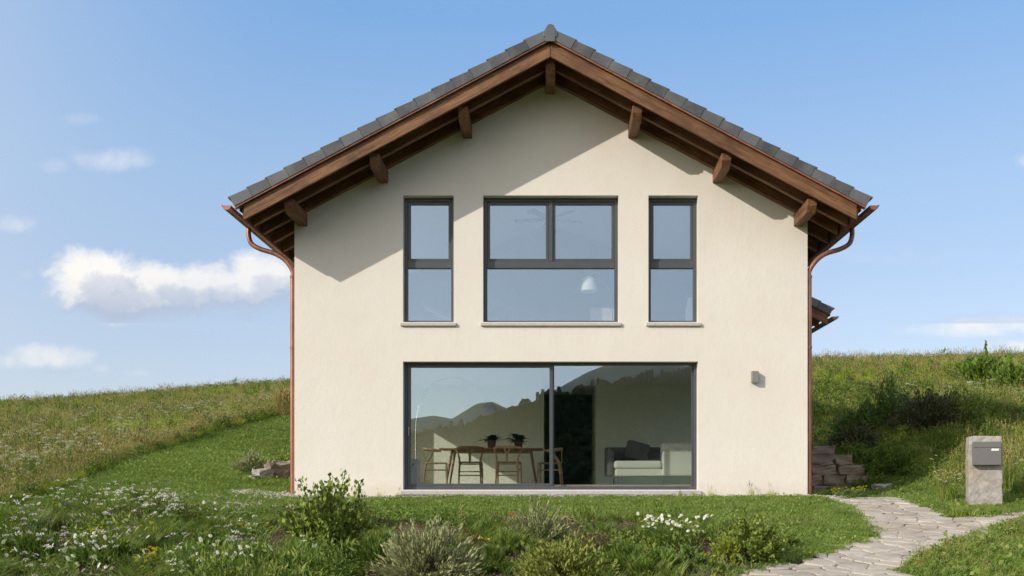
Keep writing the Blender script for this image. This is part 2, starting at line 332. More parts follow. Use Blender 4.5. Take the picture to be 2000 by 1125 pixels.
def H(x, y):
    x = np.asarray(x, float); y = np.asarray(y, float)
    xc = np.clip(x, -32, 32); yc_ = np.clip(y, -28, 62)
    sh = x.shape; xf = xc.ravel(); yf = yc_.ravel(); out = np.empty(xf.size)
    for a in range(0, xf.size, 20000):
        X = xf[a:a+20000]; Y = yf[a:a+20000]
        d = np.hypot(X[:, None]-CP[None, :, 0], Y[:, None]-CP[None, :, 1])
        out[a:a+20000] = np.where(d > 0, d**2*np.log(d+1e-9), 0)@TW[:len(CP)]+TW[-3]+TW[-2]*X+TW[-1]*Y
    z = out.reshape(sh)
    # beyond the crest the ground falls away; the front falls into the valley
    crest = np.clip(y-44, 0, None); z = z-.012*crest**1.6*(y < 62)-(y >= 62)*(.012*18**1.6+np.clip(y-62, 0, 200)*.1)
    z = z-np.clip(np.abs(x)-32, 0, 300)*.05
    z = z-np.clip(-28-y, 0, 120)*.12
    # terrace behind the dry stone wall
    k = .55*sstep((y-3.05)/.25)*(1-sstep((y-3.2)/2.2))*sstep((x-5.35)/.15)*(1-sstep((x-6.3)/1.1)); z = z+k
    inn = (x > -4.45) & (x < 5.35) & (y > .02) & (y < 10.4)
    z = np.where(inn, np.minimum(z, -.03), z)
    return z
def h1(x, y): return float(H(np.array([x]), np.array([y]))[0])
_T = np.r_[np.arange(4, 24, .04), np.arange(24, 90, .2)]
def ground_px(px, py):
    X = (px-1075)/FPX*_T; Y = _T-DC; Z = EYE+(945-py)/FPX*_T
    below = Z <= H(X, Y); i = int(np.argmax(below)) if below.any() else len(_T)-1
    return float(X[i]), float(Y[i])

def inpoly(x, y, poly):
    x = np.asarray(x); y = np.asarray(y); r = np.zeros(x.shape, bool); n = len(poly)
    for i in range(n):
        x1, y1 = poly[i]; x2, y2 = poly[(i+1) % n]
        if y1 == y2: continue
        c = ((y1 > y) != (y2 > y)) & (x < (x2-x1)*(y-y1)/(y2-y1)+x1); r ^= c
    return r
# region outlines on the ground
A_px = [(1420, 1125), (1530, 1100), (1620, 1076), (1708, 1048), (1690, 1020), (1640, 985), (1590, 970)]
path_poly = [(4.42, 10.0), (4.42, -.1)] + [ground_px(*p) for p in A_px[::-1][1:]] + [(1.7, -7.6), (4.0, -8.4)] + [ground_px(*p) for p in ((1760, 1118), (1860, 1068), (1930, 1040), (2000, 1022))] + [(10.5, -2.9), (10.5, -1.9)] + [ground_px(*p) for p in ((2000, 998), (1930, 1008), (1860, 1010), (1800, 985), (1740, 968))] + [(5.75, 1.0), (5.40, 2.4), (5.3, 10)]
bed_poly = [ground_px(*p) for p in ((-60, 1035), (60, 1000), (150, 985), (300, 985), (420, 1008), (600, 1018), (850, 1020), (1000, 1012), (1250, 1018), (1400, 1018), (1500, 1050), (1530, 1085), (1440, 1115))] + [(1.5, -8), (1.5, -12), (-9, -12)]
EX = np.array([-12, -8, -6, -5, -3, 1.4, 6, 12, 17]); EV = np.array([-2.0, -4.6, -6.1, -6.9, -7.7, -8.4, -9.6, -9.9, -9.6])
def edge_x(y): return np.interp(y, EX, EV)
def zone(x, y):
    """0 meadow, 1 lawn, 2 bed, 3 path, 4 rough verge on the right"""
    x = np.asarray(x, float); y = np.asarray(y, float)
    z = np.zeros(x.shape, int)
    z[(x > edge_x(y)) & (x < 4.5) & (y < 17.2)] = 1
    z[(x >= 4.5) & (y < 2.8) & (x < 7.4) & (y > -6)] = 1
    z[(x >= 5.6) & (y < -3.0)] = 4; z[(x >= 3.6) & (y < -5.2)] = 4
    z[(x >= 4.5) & (y >= 2.8) & (y < 7.5) & (x < 11)] = 4
    z[(x >= 7.4) & (y < 5)] = 4
    z[inpoly(x, y, bed_poly)] = 2
    z[inpoly(x, y, path_poly)] = 3
    return z

def axis_pts(lo, hi, core0, core1, st, grow=1.18):
    c = list(np.arange(core0, core1+1e-6, st)); s_ = st; v = core1
    while v < hi: s_ *= grow; v += s_; c.append(min(v, hi))
    s_ = st; v = core0
    while v > lo: s_ *= grow; v -= s_; c.insert(0, max(v, lo))
    return np.array(c)
gx = axis_pts(-2500, 2500, -13, 13, .16); gy = axis_pts(-2500, 2500, -9, 14, .16)
GX, GY = np.meshgrid(gx, gy); GZ = H(GX, GY)
bump = .02*np.sin(GX*2.3+np.sin(GY*1.7))*np.sin(GY*2.9+np.cos(GX*1.1))
zn = zone(GX, GY); GZ = GZ+np.where(zn == 3, -.045, np.where(zn == 1, bump*.4, bump*1.3))*(np.abs(GX) < 60)
GZ = np.maximum(GZ, -45)
Vt = np.c_[GX.ravel(), GY.ravel(), GZ.ravel()]; nx = len(gx); ny = len(gy)
ii = (np.arange(ny-1)[:, None]*nx+np.arange(nx-1)[None, :]).ravel()
Ft = np.c_[ii, ii+1, ii+1+nx, ii+nx]
gm, t = mat('ground')
p = posn(t); zc = t.n('ShaderNodeVertexColor', None); zc.layer_name = 'zone'; zs = t.n('ShaderNodeSeparateColor', {0: zc.outputs[0]})
n1 = t.noise(p, .35, 5, .6); n2 = t.noise(p, 9, 6, .65); n3 = t.noise(p, 40, 3)
mead = t.mix(t.rng(n2, .3, .7), (.035, .05, .014), (.10, .11, .035)); mead = t.mix(t.m('MULTIPLY', t.rng(n1, .5, .65), .5), mead, (.14, .11, .05))
soil = t.mix(t.rng(n2, .3, .7), (.045, .028, .018), (.15, .098, .062)); soil = t.mix(t.m('MULTIPLY', t.rng(n3, .55, .7), .6), soil, (.22, .16, .11))
lawn = t.mix(t.rng(n2, .3, .7), (.030, .060, .012), (.07, .11, .025))
c = t.mix(zs.outputs[0], mead, soil); c = t.mix(zs.outputs[1], c, (.12, .10, .075)); c = t.mix(zs.outputs[2], c, lawn)
finish(t, c, .95, t.m('ADD', n2, t.m('MULTIPLY', n3, .4)), .8, .03, spec=.1)
go = arr_mesh('ground', Vt, Ft, gm, smooth=True); tag(go, kind='structure')
ca = go.data.color_attributes.new('zone', 'FLOAT_COLOR', 'POINT'); zf = zn.ravel()
ca.data.foreach_set('color', np.c_[zf == 2, zf == 3, zf == 1, np.ones(len(zf))].astype(np.float32).ravel())

# ------------------------------------------------------------------ house
XL, XR, TH, YB = -4.39, 4.41, .35, 10.0
TS = .532; ZR = 7.07                      # rafter underside: z = ZR - TS*|x|
def X(px): return (px-1075)/113.9
def Z(py): return EYE+(945-py)/113.9
wx = dict(L=(X(787), X(886)), C=(X(943.5), X(1208)), R=(X(1266.5), X(1363.5)))
wz = (Z(629), Z(381.5)); dz = (Z(956.5), Z(706)); WY0, WY1 = .15, .24
house = empty('house', (0, 0, 0), 0, 'two storey cream rendered house with steep gable, dark tiled roof and brown timber eaves', 'house')
brk = sorted({XL, wx['L'][0], wx['L'][1], wx['C'][0], 0.0, wx['C'][1], wx['R'][0], wx['R'][1], XR})
def topz(x): return ZR-TS*abs(x)+.01
def wall_gable(y0, y1, holes=True):
    m = MB()
    for a, b in zip(brk[:-1], brk[1:]):
        mid = (a+b)/2; hs = []
        if holes:
            if wx['L'][0] < mid < wx['R'][1]: hs.append(dz)
            if any(q[0] < mid < q[1] for q in wx.values()): hs.append(wz)
        lo = -.5; segs = []
        for q in hs: segs.append((lo, lo, q[0], q[0])); lo = q[1]
        segs.append((lo, lo, topz(b), topz(a)))
        for (za, zb, zc_, zd) in segs:
            m.add([(a, y0, za), (b, y0, zb), (b, y0, zc_), (a, y0, zd)], [(0, 1, 2, 3)])
            m.add([(a, y1, za), (b, y1, zb), (b, y1, zc_), (a, y1, zd)], [(3, 2, 1, 0)])
        m.add([(a, y0, topz(a)), (b, y0, topz(b)), (b, y1, topz(b)), (a, y1, topz(a))], [(0, 1, 2, 3)])
    for xx in (XL, XR): m.add([(xx, y0, -.5), (xx, y1, -.5), (xx, y1, topz(xx)), (xx, y0, topz(xx))], [(0, 1, 2, 3)])   # outside returns
    if holes:
        for q, zz in [(q, wz) for q in wx.values()]+[((wx['L'][0], wx['R'][1]), dz)]:
            (a, b), (u, v) = q, zz
            m.add([(a, y0, u), (b, y0, u), (b, y0, v), (a, y0, v), (a, y1, u), (b, y1, u), (b, y1, v), (a, y1, v)], [(0, 4, 5, 1), (1, 5, 6, 2), (2, 6, 7, 3), (3, 7, 4, 0)])
    return m
wall_gable(0, TH).build('front_wall', M['plaster'], house)
wall_gable(YB-.3, YB, False).build('rear_wall', M['plaster'], house)
for sx, x0, x1 in ((-1, XL, XL+.3), (1, XR-.3, XR)):
    tz = topz(max(abs(x0), abs(x1)))-.002; m = MB()
    if True:
        a, b, c_, d_ = (.50, 4.28, .12, 2.40) if sx < 0 else (.50, 5.2, .12, 2.40)         # tall side windows; the right one is unseen, added to brighten the room
        m.box(x0, x1, TH+.001, a, -.5, tz); m.box(x0, x1, b, YB-.301, -.5, tz); m.box(x0, x1, a, b, -.5, c_); m.box(x0, x1, a, b, d_, 2.95); m.box(x0, x1, a, 1.0, 2.95, tz); m.box(x0, x1, 3.6, b, 2.95, tz); m.box(x0, x1, 1.0, 3.6, 4.35, tz)  # upper openings in both side walls, added to light the upper room
    m.build('side_wall', M['plaster'], house)
# interior shell
FL = .185
MB().box(XL+.3, XR-.3, TH, YB-.3, FL-.2, FL).build('floor', M['floor'], house)
MB().box(XL+.3, XR-.3, TH, YB-.3, 2.46, 2.80).build('ceiling', M['white'], house)
k = MB(); k.box(XL+.301, -.15, 5.35, 5.45, FL, 2.46); k.box(1.15, XR-.3, 5.35, 5.45, FL, 2.46)
k.box(1.05, 1.15, 5.35, 8.0, FL, 2.46); k.box(-.25, -.15, 5.451, 8.0, FL, 2.46)
k.build('room_partition', M['room'], house)
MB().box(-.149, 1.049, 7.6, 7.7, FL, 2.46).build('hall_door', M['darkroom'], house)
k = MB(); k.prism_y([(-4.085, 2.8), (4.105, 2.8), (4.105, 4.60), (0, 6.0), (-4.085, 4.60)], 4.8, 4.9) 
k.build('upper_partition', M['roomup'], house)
k = MB()
for s_ in (-1, 1):
    pts = [(0, 5.95), (s_*4.08, 4.56)]
    poly = [(x, z) for x, z in pts]+[(x, z+.05) for x, z in pts[::-1]]
    if s_ > 0: poly = poly
    else: poly = poly[::-1]
    k.prism_y(poly, TH+.001, 4.798)
k.build('attic_lining', M['lining'], house)
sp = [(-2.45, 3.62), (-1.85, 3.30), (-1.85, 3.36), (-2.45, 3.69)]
MB().prism_y([(a+.0, z) for a, z in sp], 2.2, 2.26).build('sun_streak_bar', M['white'], house, bevel=.01)  # white sloping bar shaped to stand for a streak of sunlight upstairs

# windows
def ringbox(m, x0, x1, z0, z1, wd, y0, y1, wt=None, wb=None):
    wt = wd if wt is None else wt; wb = wd if wb is None else wb
    m.box(x0, x0+wd, y0, y1, z0, z1); m.box(x1-wd, x1, y0, y1, z0, z1)
    m.box(x0+wd, x1-wd, y0, y1, z1-wt, z1); m.box(x0+wd, x1-wd, y0, y1, z0, z0+wb)
def pane(x0, x1, z0, z1, y, par):
    MB().box(x0, x1, y, y+.006, z0, z1).build('pane', M['glass'], par)
E = .004
def upper_window(x0, x1, double):
    m = MB(); z0, z1 = wz; x0 += E; x1 -= E; z0 += E; z1 -= E; fy0, fy1 = WY0, WY1
    ringbox(m, x0, x1, z0, z1, .055, fy0, fy1, .06, .045)
    tz0, tz1 = Z(520), Z(506); m.box(x0+.055, x1-.055, fy0-.004, fy1, tz0, tz1)
    fr = m.build('window', M['frame'], house, bevel=.005)
    pane(x0+.056, x1-.056, z0+.046, tz0-.001, .19, fr)
    xs = [x0+.055, x1-.055]
    if double:
        c = X(1075.5); m = MB(); m.box(c-.035, c+.035, fy0-.008, fy1, tz1, z1-.06); m.build('mullion', M['frame'], fr, bevel=.004); bays = [(xs[0], c-.035), (c+.035, xs[1])]
    else: bays = [tuple(xs)]
    for a, b in bays:
        m = MB(); ringbox(m, a+.003, b-.003, tz1+.003, z1-.063, .045, fy0+.02, fy1-.006)
        sa = m.build('sash', M['frame'], fr, bevel=.004)
        pane(a+.049, b-.049, tz1+.049, z1-.109, .195, fr)
        # handle inside
    s = MB(); s.prism_x([(-.045, z0-.075), (WY0+.0, z0-.075), (WY0+.0, z0-.012), (-.045, z0-.022)], x0-.045, x1+.05)
    s.build('window_sill', M['sill'], fr, bevel=.006)
for kx in 'LCR': upper_window(*wx[kx], kx == 'C')
for xa in (XL+.12, XR-.19):  # upper windows in both side walls, unseen, added to brighten upstairs
    m = MB(); [m.box(xa, xa+.07, *q) for q in ((1.0, 1.06, 2.95, 4.35), (3.54, 3.6, 2.95, 4.35), (1.06, 3.54, 4.29, 4.35), (1.06, 3.54, 2.95, 3.01))]
    q_ = m.build('side_window', M['frame'], house); MB().box(xa+.03, xa+.036, 1.061, 3.539, 3.011, 4.289).build('pane', M['clear'], q_)
# side window frame in the left wall (lets the evening sun onto the back wall)
m = MB()
for a, b, c_, d_ in ((.50, .56, .12, 2.40), (4.22, 4.28, .12, 2.40), (.56, 4.22, 2.35, 2.40), (.56, 4.22, .12, .17)): m.box(XL+.12, XL+.19, a, b, c_, d_)
sw_ = m.build('side_window', M['frame'], house); rw = MB()
for a, b, c_, d_ in ((.50, .56, .12, 2.40), (5.14, 5.2, .12, 2.40), (.56, 5.14, 2.35, 2.40), (.56, 5.14, .12, .17)): rw.box(XR-.19, XR-.12, a, b, c_, d_)  # right wall window, unseen, added to light the sofa side
rw = rw.build('side_window', M['frame'], house); MB().box(XR-.156, XR-.15, .561, 5.139, .171, 2.349).build('pane', M['clear'], rw)
MB().box(XL+.15, XL+.156, .561, 4.219, .171, 2.349).build('pane', M['clear'], sw_)
# sliding door
m = MB(); x0, x1 = wx['L'][0]+E, wx['R'][1]-E; z0, z1 = dz[0]+.0, dz[1]-E
ringbox(m, x0, x1, z0, z1, .045, WY0, WY1+.03, .035, .06)
fr = m.build('sliding_door', M['frame'], house, bevel=.005)
c = X(1075)
m = MB(); ringbox(m, x0+.047, c+.045, z0+.062, z1-.037, .06, WY0+.012, WY0+.055, .045, .045); m.build('door_leaf', M['frame'], fr, bevel=.005)
pane(x0+.108, c-.016, z0+.108, z1-.083, WY0+.03, fr)
for a, b in ((c+.047, c+.065), (x1-.075, x1-.046)): m = MB(); m.box(a, b, WY0+.06, WY1, z0+.061, z1-.036); m.build('fixed_light_frame', M['frame'], fr, bevel=.003)
pane(c+.066, x1-.076, z0+.062, z1-.037, WY0+.075, fr)
m = MB(); m.box(x0+.066, x0+.085, WY0-.025, WY0+.01, Z(850), Z(833)); m.build('handle', M['steel'], fr, bevel=.006, segs=2)
s = MB(); s.prism_x([(-.06, dz[0]-.085), (WY0+.02, dz[0]-.085), (WY0+.02, dz[0]-.006), (-.06, dz[0]-.018)], x0-.04, x1+.05); s.build('threshold', M['threshold'], fr, bevel=.006)
fr['label'] = 'wide two part sliding glass door on the ground floor'

# roof timbers
YF = -.98
def slope_poly(s_, xa, xb, zo0, zo1):      # band parallel to the slope on side s_
    pts = [(s_*xa, ZR-TS*xa+zo0), (s_*xb, ZR-TS*xb+zo0), (s_*xb, ZR-TS*xb+zo1), (s_*xa, ZR-TS*xa+zo1)]
    return pts if s_ > 0 else pts[::-1]
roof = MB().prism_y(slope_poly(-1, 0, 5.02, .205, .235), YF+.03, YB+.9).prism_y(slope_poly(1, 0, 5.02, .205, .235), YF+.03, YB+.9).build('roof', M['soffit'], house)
for s_ in (-1, 1):
    wm = M['woodL'] if s_ < 0 else M['woodR']
    # barge board with a thinner board behind its upper edge
    MB().prism_y(slope_poly(s_, 0.004, 4.93, 0.0, .235), YF-.02, YF+.025).build('barge_board', wm, house, bevel=.006)
    MB().prism_y(slope_poly(s_, 0.004, 5.06, .237, .272), YF-.07, YF+.028).build('verge_trim', M['copper'], house, bevel=.004)
    ys = [-.57, -.06]+[.52+.62*i for i in range(16)]
    for y in ys:
        MB().prism_y(slope_poly(s_, 0.02, 4.90, 0.0, .203), y-.05, y+.05).build('rafter', wm, house, bevel=.005)
    # fascia behind the gutter
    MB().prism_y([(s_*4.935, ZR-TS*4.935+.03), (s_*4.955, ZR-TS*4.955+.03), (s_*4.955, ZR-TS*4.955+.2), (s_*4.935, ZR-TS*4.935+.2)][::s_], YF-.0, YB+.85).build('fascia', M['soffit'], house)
for xp in (0, -1.42, 1.41, -2.86, 2.86, -4.245, 4.25):
    zb = ZR-TS*abs(xp)-.195; zt = ZR-TS*(abs(xp)+.08)-.002 if xp else ZR-.045
    if xp: zt = ZR-TS*(abs(xp)+.0)+.0
    yf = -.86; hw = .078
    MB().prism_x([(yf, zt+.10 if xp == 0 else zt), (yf, zb+.105), (yf+.075, zb), (.02, zb), (.02, zt)] if xp == 0 else [(yf, zt+.02), (yf, zb+.105), (yf+.075, zb), (.02, zb), (.02, zt+.02)], xp-hw, xp+hw).build('purlin', M['woodP'], house, bevel=.007)

# tiles
def tiles(side, x_start, x_end, zo, y0, y1, flap=.195, par=house, rise=.0):
    cs = math.cos(PI_T); sn = math.sin(PI_T); pitch = .336; m = MB()
    S0 = x_start/cs; S1 = x_end/cs; n = int(round((S1-S0)/pitch)); pitch = (S1-S0)/n
    def pt(s_, nn): return (side*(s_*cs+nn*sn), ZR+zo-s_*sn+nn*cs)
    for i in range(n):
        a = S0+i*pitch; b = a+pitch+.028; base = .02*math.sin(i*2.1)*.1
        jit = (random.random()-.5)*.005
        g_ = .0035 if side > 0 else .0006; poly = [pt(a+g_, .004), pt(a+pitch-g_*.5, .004), pt(a+pitch-g_*.5, .162), pt(b, .164), pt(b, .186+jit), pt(a+g_, .158+jit)]
        m.prism_y(poly if side > 0 else poly[::-1], y0-.045+random.uniform(-.003, .003), y0-.002)
        poly = [pt(a, .11), pt(b, .15), pt(b, .186+jit), pt(a, .158+jit)]
        # field tiles across the roof, each a separate piece in one mesh
        yy = y0
        while yy < y1:
            m.prism_y(poly if side > 0 else poly[::-1], yy, min(yy+.296, y1)); yy += .30
    return m
ZO = .262
for s_ in (-1, 1):
    tiles(s_, .03, 5.06, ZO, YF-.04, YB+.95).build('roof_tiles', M['slate'], house, bevel=.004)
m = MB()
yy = YF-.10
zt = ZR+ZO+.165
while yy < YB+.9:
    o_ = -.006 if yy > YF else 0
    pr = [(-.118, zt-.075), (-.105, zt-.145 if yy < YF else zt-.10), (.105, zt-.145 if yy < YF else zt-.10), (.118, zt-.075), (.045, zt+.050), (0, zt+.064), (-.045, zt+.050)]
    m.prism_y([(x*(1 if yy < YF else .97), z+o_) for x, z in pr], yy, yy+.40); yy += .38
m.build('ridge_cap', M['slate'], house, bevel=.006)
m = MB(); pr = [(-.085, zt-.02), (-.075, zt-.22), (.075, zt-.22), (.085, zt-.02), (0, zt+.03)]
m.prism_y(pr, YF-.105, YF-.09); m.build('ridge_end_plate', M['slate'], house, bevel=.003)

# gutters and downpipes
def gutter(s_, gxc, gz, y0, y1, par):
    R_ = .072; n = 10; m = MB(); prof = [(gxc+s_*R_*math.cos(a), gz-R_*math.sin(a)) for a in [math.pi*i/n for i in range(n+1)]]
    inner = [(gxc+(x-gxc)*.93, gz+(z-gz)*.93) for x, z in prof]
    vs = [(x, y0, z) for x, z in prof]+[(x, y1, z) for x, z in prof]; fs = [(i, i+1, i+n+2, i+n+1) for i in range(n)]
    m.add(vs, fs); vs = [(x, y0, z) for x, z in inner]+[(x, y1, z) for x, z in inner]; m.add(vs, [f[::-1] for f in fs])
    m.prism_y(prof if s_ < 0 else prof[::-1], y0-.004, y0)            # end cap
    m.tube([(gxc+s_*R_, y0-.004, gz), (gxc+s_*R_, y1, gz)], .011, 8)   # rolled lip
    return m.build('gutter', M['copper'], par, smooth=True)
def bez(pts, n=8):
    out = []; P_ = [Vector(p) for p in pts]
    for i in range(len(P_)-1):
        p0 = P_[max(i-1, 0)]; p1 = P_[i]; p2 = P_[i+1]; p3 = P_[min(i+2, len(P_)-1)]
        for k in range(n):
            u = k/n; out.append(.5*((2*p1)+(-p0+p2)*u+(2*p0-5*p1+4*p2-p3)*u*u+(-p0+3*p1-3*p2+p3)*u**3))
    out.append(P_[-1]); return out
for s_ in (-1, 1):
    gxc = s_*5.195; gz = 4.665
    g = gutter(s_, gxc, gz, YF-.06, YB+.85, house)
    wxp = s_*(4.39+.05) if s_ < 0 else 4.41+.05
    yp = .07
    path = bez([(gxc, yp, gz-.06), (gxc, yp, gz-.20), (gxc-s_*.05, yp, gz-.33), (gxc-s_*.20, yp, gz-.42), (gxc-s_*.45, yp, gz-.50), (wxp+s_*.12, yp, gz-.62), (wxp, yp, gz-.80), (wxp, yp, gz-.95)], 7)
    path = [p for p in path]+[Vector((wxp, yp, z)) for z in (3.0, 2.0, 1.0, -.25)]
    m = MB(); m.tube(path, .041, 14)
    dp = m.build('downpipe', M['copper'], house, smooth=True)
    for zc_ in (gz-.9, 2.55, .95):
        mm = MB(); mm.lathe([(.041, -.02), (.048, -.02), (.048, .02), (.041, .02)], (wxp, yp, zc_), 14); mm.box(wxp-s_*.06-.005, wxp-s_*.03+.005, yp-.008, yp+.008, zc_-.008, zc_+.008)
        mm.build('pipe_clip', M['copper'], dp, smooth=True)

# porch: the right roof slope runs further out over the side entrance
pf = 4.9
pc = tiles(1, 5.07, 6.25, ZO-.03, pf, 9.2).build('porch_tiles', M['slate'], house, bevel=.004)
MB().prism_y(slope_poly(1, 4.45, 6.20, -.02, .205), pf-.05, pf).build('porch_barge_board', M['woodR'], house, bevel=.005)
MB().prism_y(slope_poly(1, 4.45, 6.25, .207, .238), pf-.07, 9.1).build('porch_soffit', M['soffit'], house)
for y in (5.4, 6.2, 7.0, 7.8, 8.6): MB().prism_y(slope_poly(1, 4.45, 6.15, -.02, .205), y-.05, y+.05).build('porch_rafter', M['woodR'], house)
gutter(1, 6.375, ZR-TS*6.25+.20, pf-.03, 9.1, house)
MB().box(4.412, 5.55, 6.0, 8.9, -.3, 3.95).build('porch_wall', M['plaster'], house)

# wall lamp beside the door
wl = empty('wall_lamp', (X(1473), -.001, Z(737)), 0, 'small grey box lamp on the cream wall right of the sliding door', 'wall lamp')
MB().box(-.05, .05, -.012, 0, -.08, .08).build('back_plate', M['lampgrey'], wl, bevel=.002)
MB().box(-.058, .058, -.105, -.012, -.098, .098).build('housing', M['lampgrey'], wl, bevel=.006)
MB().box(-.045, .045, -.092, -.025, -.101, -.0985).build('diffuser', M['plate'], wl)

# ------------------------------------------------------------------ far country behind the camera (seen only in the glass)
def far_ridge(name, y0, depth, prof, n, amp, seed, m, ymin=None):
    r = np.random.default_rng(seed); px_ = np.array([q[0] for q in prof]); pz_ = np.array([q[1] for q in prof])
    xs = np.linspace(px_[0], px_[-1], n); rows = 26; tt = np.linspace(0, 1, rows)
    ph = r.uniform(0, 6.28, 8); fr = r.uniform(.5, 4, 8)
    wob = sum(np.sin(xs/(xs[-1]-xs[0])*12*f_+q)/f_ for f_, q in zip(fr, ph))*.12
    cz = np.interp(xs, px_, pz_)*(1+wob*amp)
    XX, TT = np.meshgrid(xs, tt)
    ZZ = -20+(cz[None, :]+20)*(TT**1.15)+np.sin(XX/23+TT*9)*1.2*np.sin(TT*3.14)
    YY = y0+depth*(1-TT)
    # far side drops away so that it is a real hill
    XX = np.r_[XX, xs[None, :]]; YY = np.r_[YY, np.full((1, n), y0-depth*.6)]; ZZ = np.r_[ZZ, np.full((1, n), -30.)]
    i = (np.arange(rows)[:, None]*n+np.arange(n-1)[None, :]).ravel()
    o = arr_mesh(name, np.c_[XX.ravel(), YY.ravel(), ZZ.ravel()], np.c_[i, i+1, i+n+1, i+n], m, smooth=True)
    tag(o, kind='structure'); return xs, cz
hm, t = mat('hill_meadow'); p = posn(t); n1 = t.noise(p, .012, 5, .6); n2 = t.noise(p, .09, 5, .6)
c = t.mix(t.rng(n1, .4, .6), (.06, .085, .03), (.12, .14, .05)); c = t.mix(t.m('MULTIPLY', t.rng(n2, .5, .7), .6), c, (.03, .045, .02)); finish(t, c, 1.0, spec=.05)
hf, t = mat('hazed_hill_forest'); p = posn(t); n1 = t.noise(p, .02, 6, .7)
c = t.mix(t.rng(n1, .35, .65), (.085, .105, .090), (.13, .155, .125)); finish(t, c, 1.0, spec=.05)  # far forest paled and greyed in its colour to stand for haze
NEAR = [(-260, -14), (-120, 2), (-75, 9), (-45, 12.5), (-28, 15.5), (-16, 19), (-7, 23), (0, 25.5), (16, 28.5), (33, 31.5), (46, 35), (80, 42), (160, 48), (300, 40)]
xs_, cz_ = far_ridge('wooded_hill', -284, 210, NEAR, 160, .15, 3, hm)
FAR = [(-900, 60), (-400, 95), (-225, 112), (-190, 118), (-160, 112), (-120, 136), (-95, 138), (-60, 120), (0, 150), (60, 185), (110, 205), (170, 205), (240, 190), (500, 150), (900, 90)]
far_ridge('far_hills', -1500, 500, FAR, 220, .25, 5, hf)

# ------------------------------------------------------------------ foliage prototypes
def rotz(v, a): c, s = np.cos(a), np.sin(a); return np.stack([v[..., 0]*c-v[..., 1]*s, v[..., 0]*s+v[..., 1]*c, v[..., 2]], -1)
def blades(n, h, wdt, spread, lean, rg, hvar=.35, segs=3):
    """grass blades: strips of segs quads"""
    a = rg.uniform(0, 2*np.pi, n); r0 = np.sqrt(rg.uniform(0, 1, n))*spread; hh = h*(1-hvar*rg.uniform(0, 1, n)); ln = lean*rg.uniform(.3, 1.3, n)*hh
    b = rg.uniform(0, 2*np.pi, n); x0 = r0*np.cos(b); y0 = r0*np.sin(b); V_ = []
    for k in range(segs+1):
        u = k/segs; cx = x0+np.cos(a)*ln*u*u; cy = y0+np.sin(a)*ln*u*u; cz = hh*(u-.12*u*u*(lean > .4)); ww = wdt*(1-u**1.6)*.5+.0006
        px_ = -np.sin(a+.8)*ww; py_ = np.cos(a+.8)*ww
        V_.append(np.stack([cx+px_, cy+py_, cz], 1)); V_.append(np.stack([cx-px_, cy-py_, cz], 1))
    V_ = np.stack(V_, 1); nv = 2*(segs+1); V2 = V_.reshape(-1, 3); F_ = []
    base = np.arange(n)*nv
    for k in range(segs): F_.append(np.stack([base+2*k, base+2*k+1, base+2*k+3, base+2*k+2], 1))
    return V2, np.concatenate(F_)
def leaves(pos, dirs, L, Wd, rg, lvar=.4, fold=.25):
    """diamond leaves folded on the midrib, at pos pointing along dirs"""
    n = len(pos); d = dirs/np.linalg.norm(dirs, axis=1, keepdims=True); r_ = rg.normal(size=(n, 3)); s_ = np.cross(d, r_); s_ /= np.linalg.norm(s_, axis=1, keepdims=True)+1e-9
    nn = np.cross(s_, d); l = (L*(1-lvar*rg.uniform(0, 1, n)))[:, None]; w_ = l*Wd/L*.5
    p0 = pos; p1 = pos+d*l*.45+s_*w_+nn*w_*fold; p2 = pos+d*l-nn*l*.08; p3 = pos+d*l*.45-s_*w_+nn*w_*fold
    V_ = np.stack([p0, p1, p2, p3], 1).reshape(-1, 3); b = np.arange(n)*4
    return V_, np.stack([b, b+1, b+2, b+3], 1)
class GM:
    def __init__(s): s.V = []; s.F = []; s.M = []; s.n = 0
    def add(s, vf, mi=0):
        V_, F_ = vf; s.V.append(V_); s.F.append(F_+s.n); s.M.append(np.full(len(F_), mi)); s.n += len(V_); return s
    def obj(s, name, mats, link=True, parent=None): return arr_mesh(name, np.concatenate(s.V), np.concatenate(s.F), mats, np.concatenate(s.M), link, parent)
def stems(p0, p1, r, bend=0.0, rg=None):
    """thin 3-sided stems p0->p1"""
    n = len(p0); V_ = []; a0 = np.array([0, 2.1, 4.2])
    mid = (p0+p1)/2; mid = mid+np.c_[np.zeros((n, 2)), np.full(n, 0)]
    mid[:, :2] -= (p1-p0)[:, :2]*bend
    for P__, rr in ((p0, r), (mid, r*.8), (p1, r*.45)):
        for a in a0: V_.append(P__+np.array([np.cos(a), np.sin(a), 0])*rr)
    V_ = np.stack(V_, 1).reshape(-1, 3); b = np.arange(n)*9; F_ = []
    for l in range(2):
        for k in range(3): k2 = (k+1) % 3; F_.append(np.stack([b+l*3+k, b+l*3+k2, b+l*3+3+k2, b+l*3+3+k], 1))
    return V_, np.concatenate(F_)
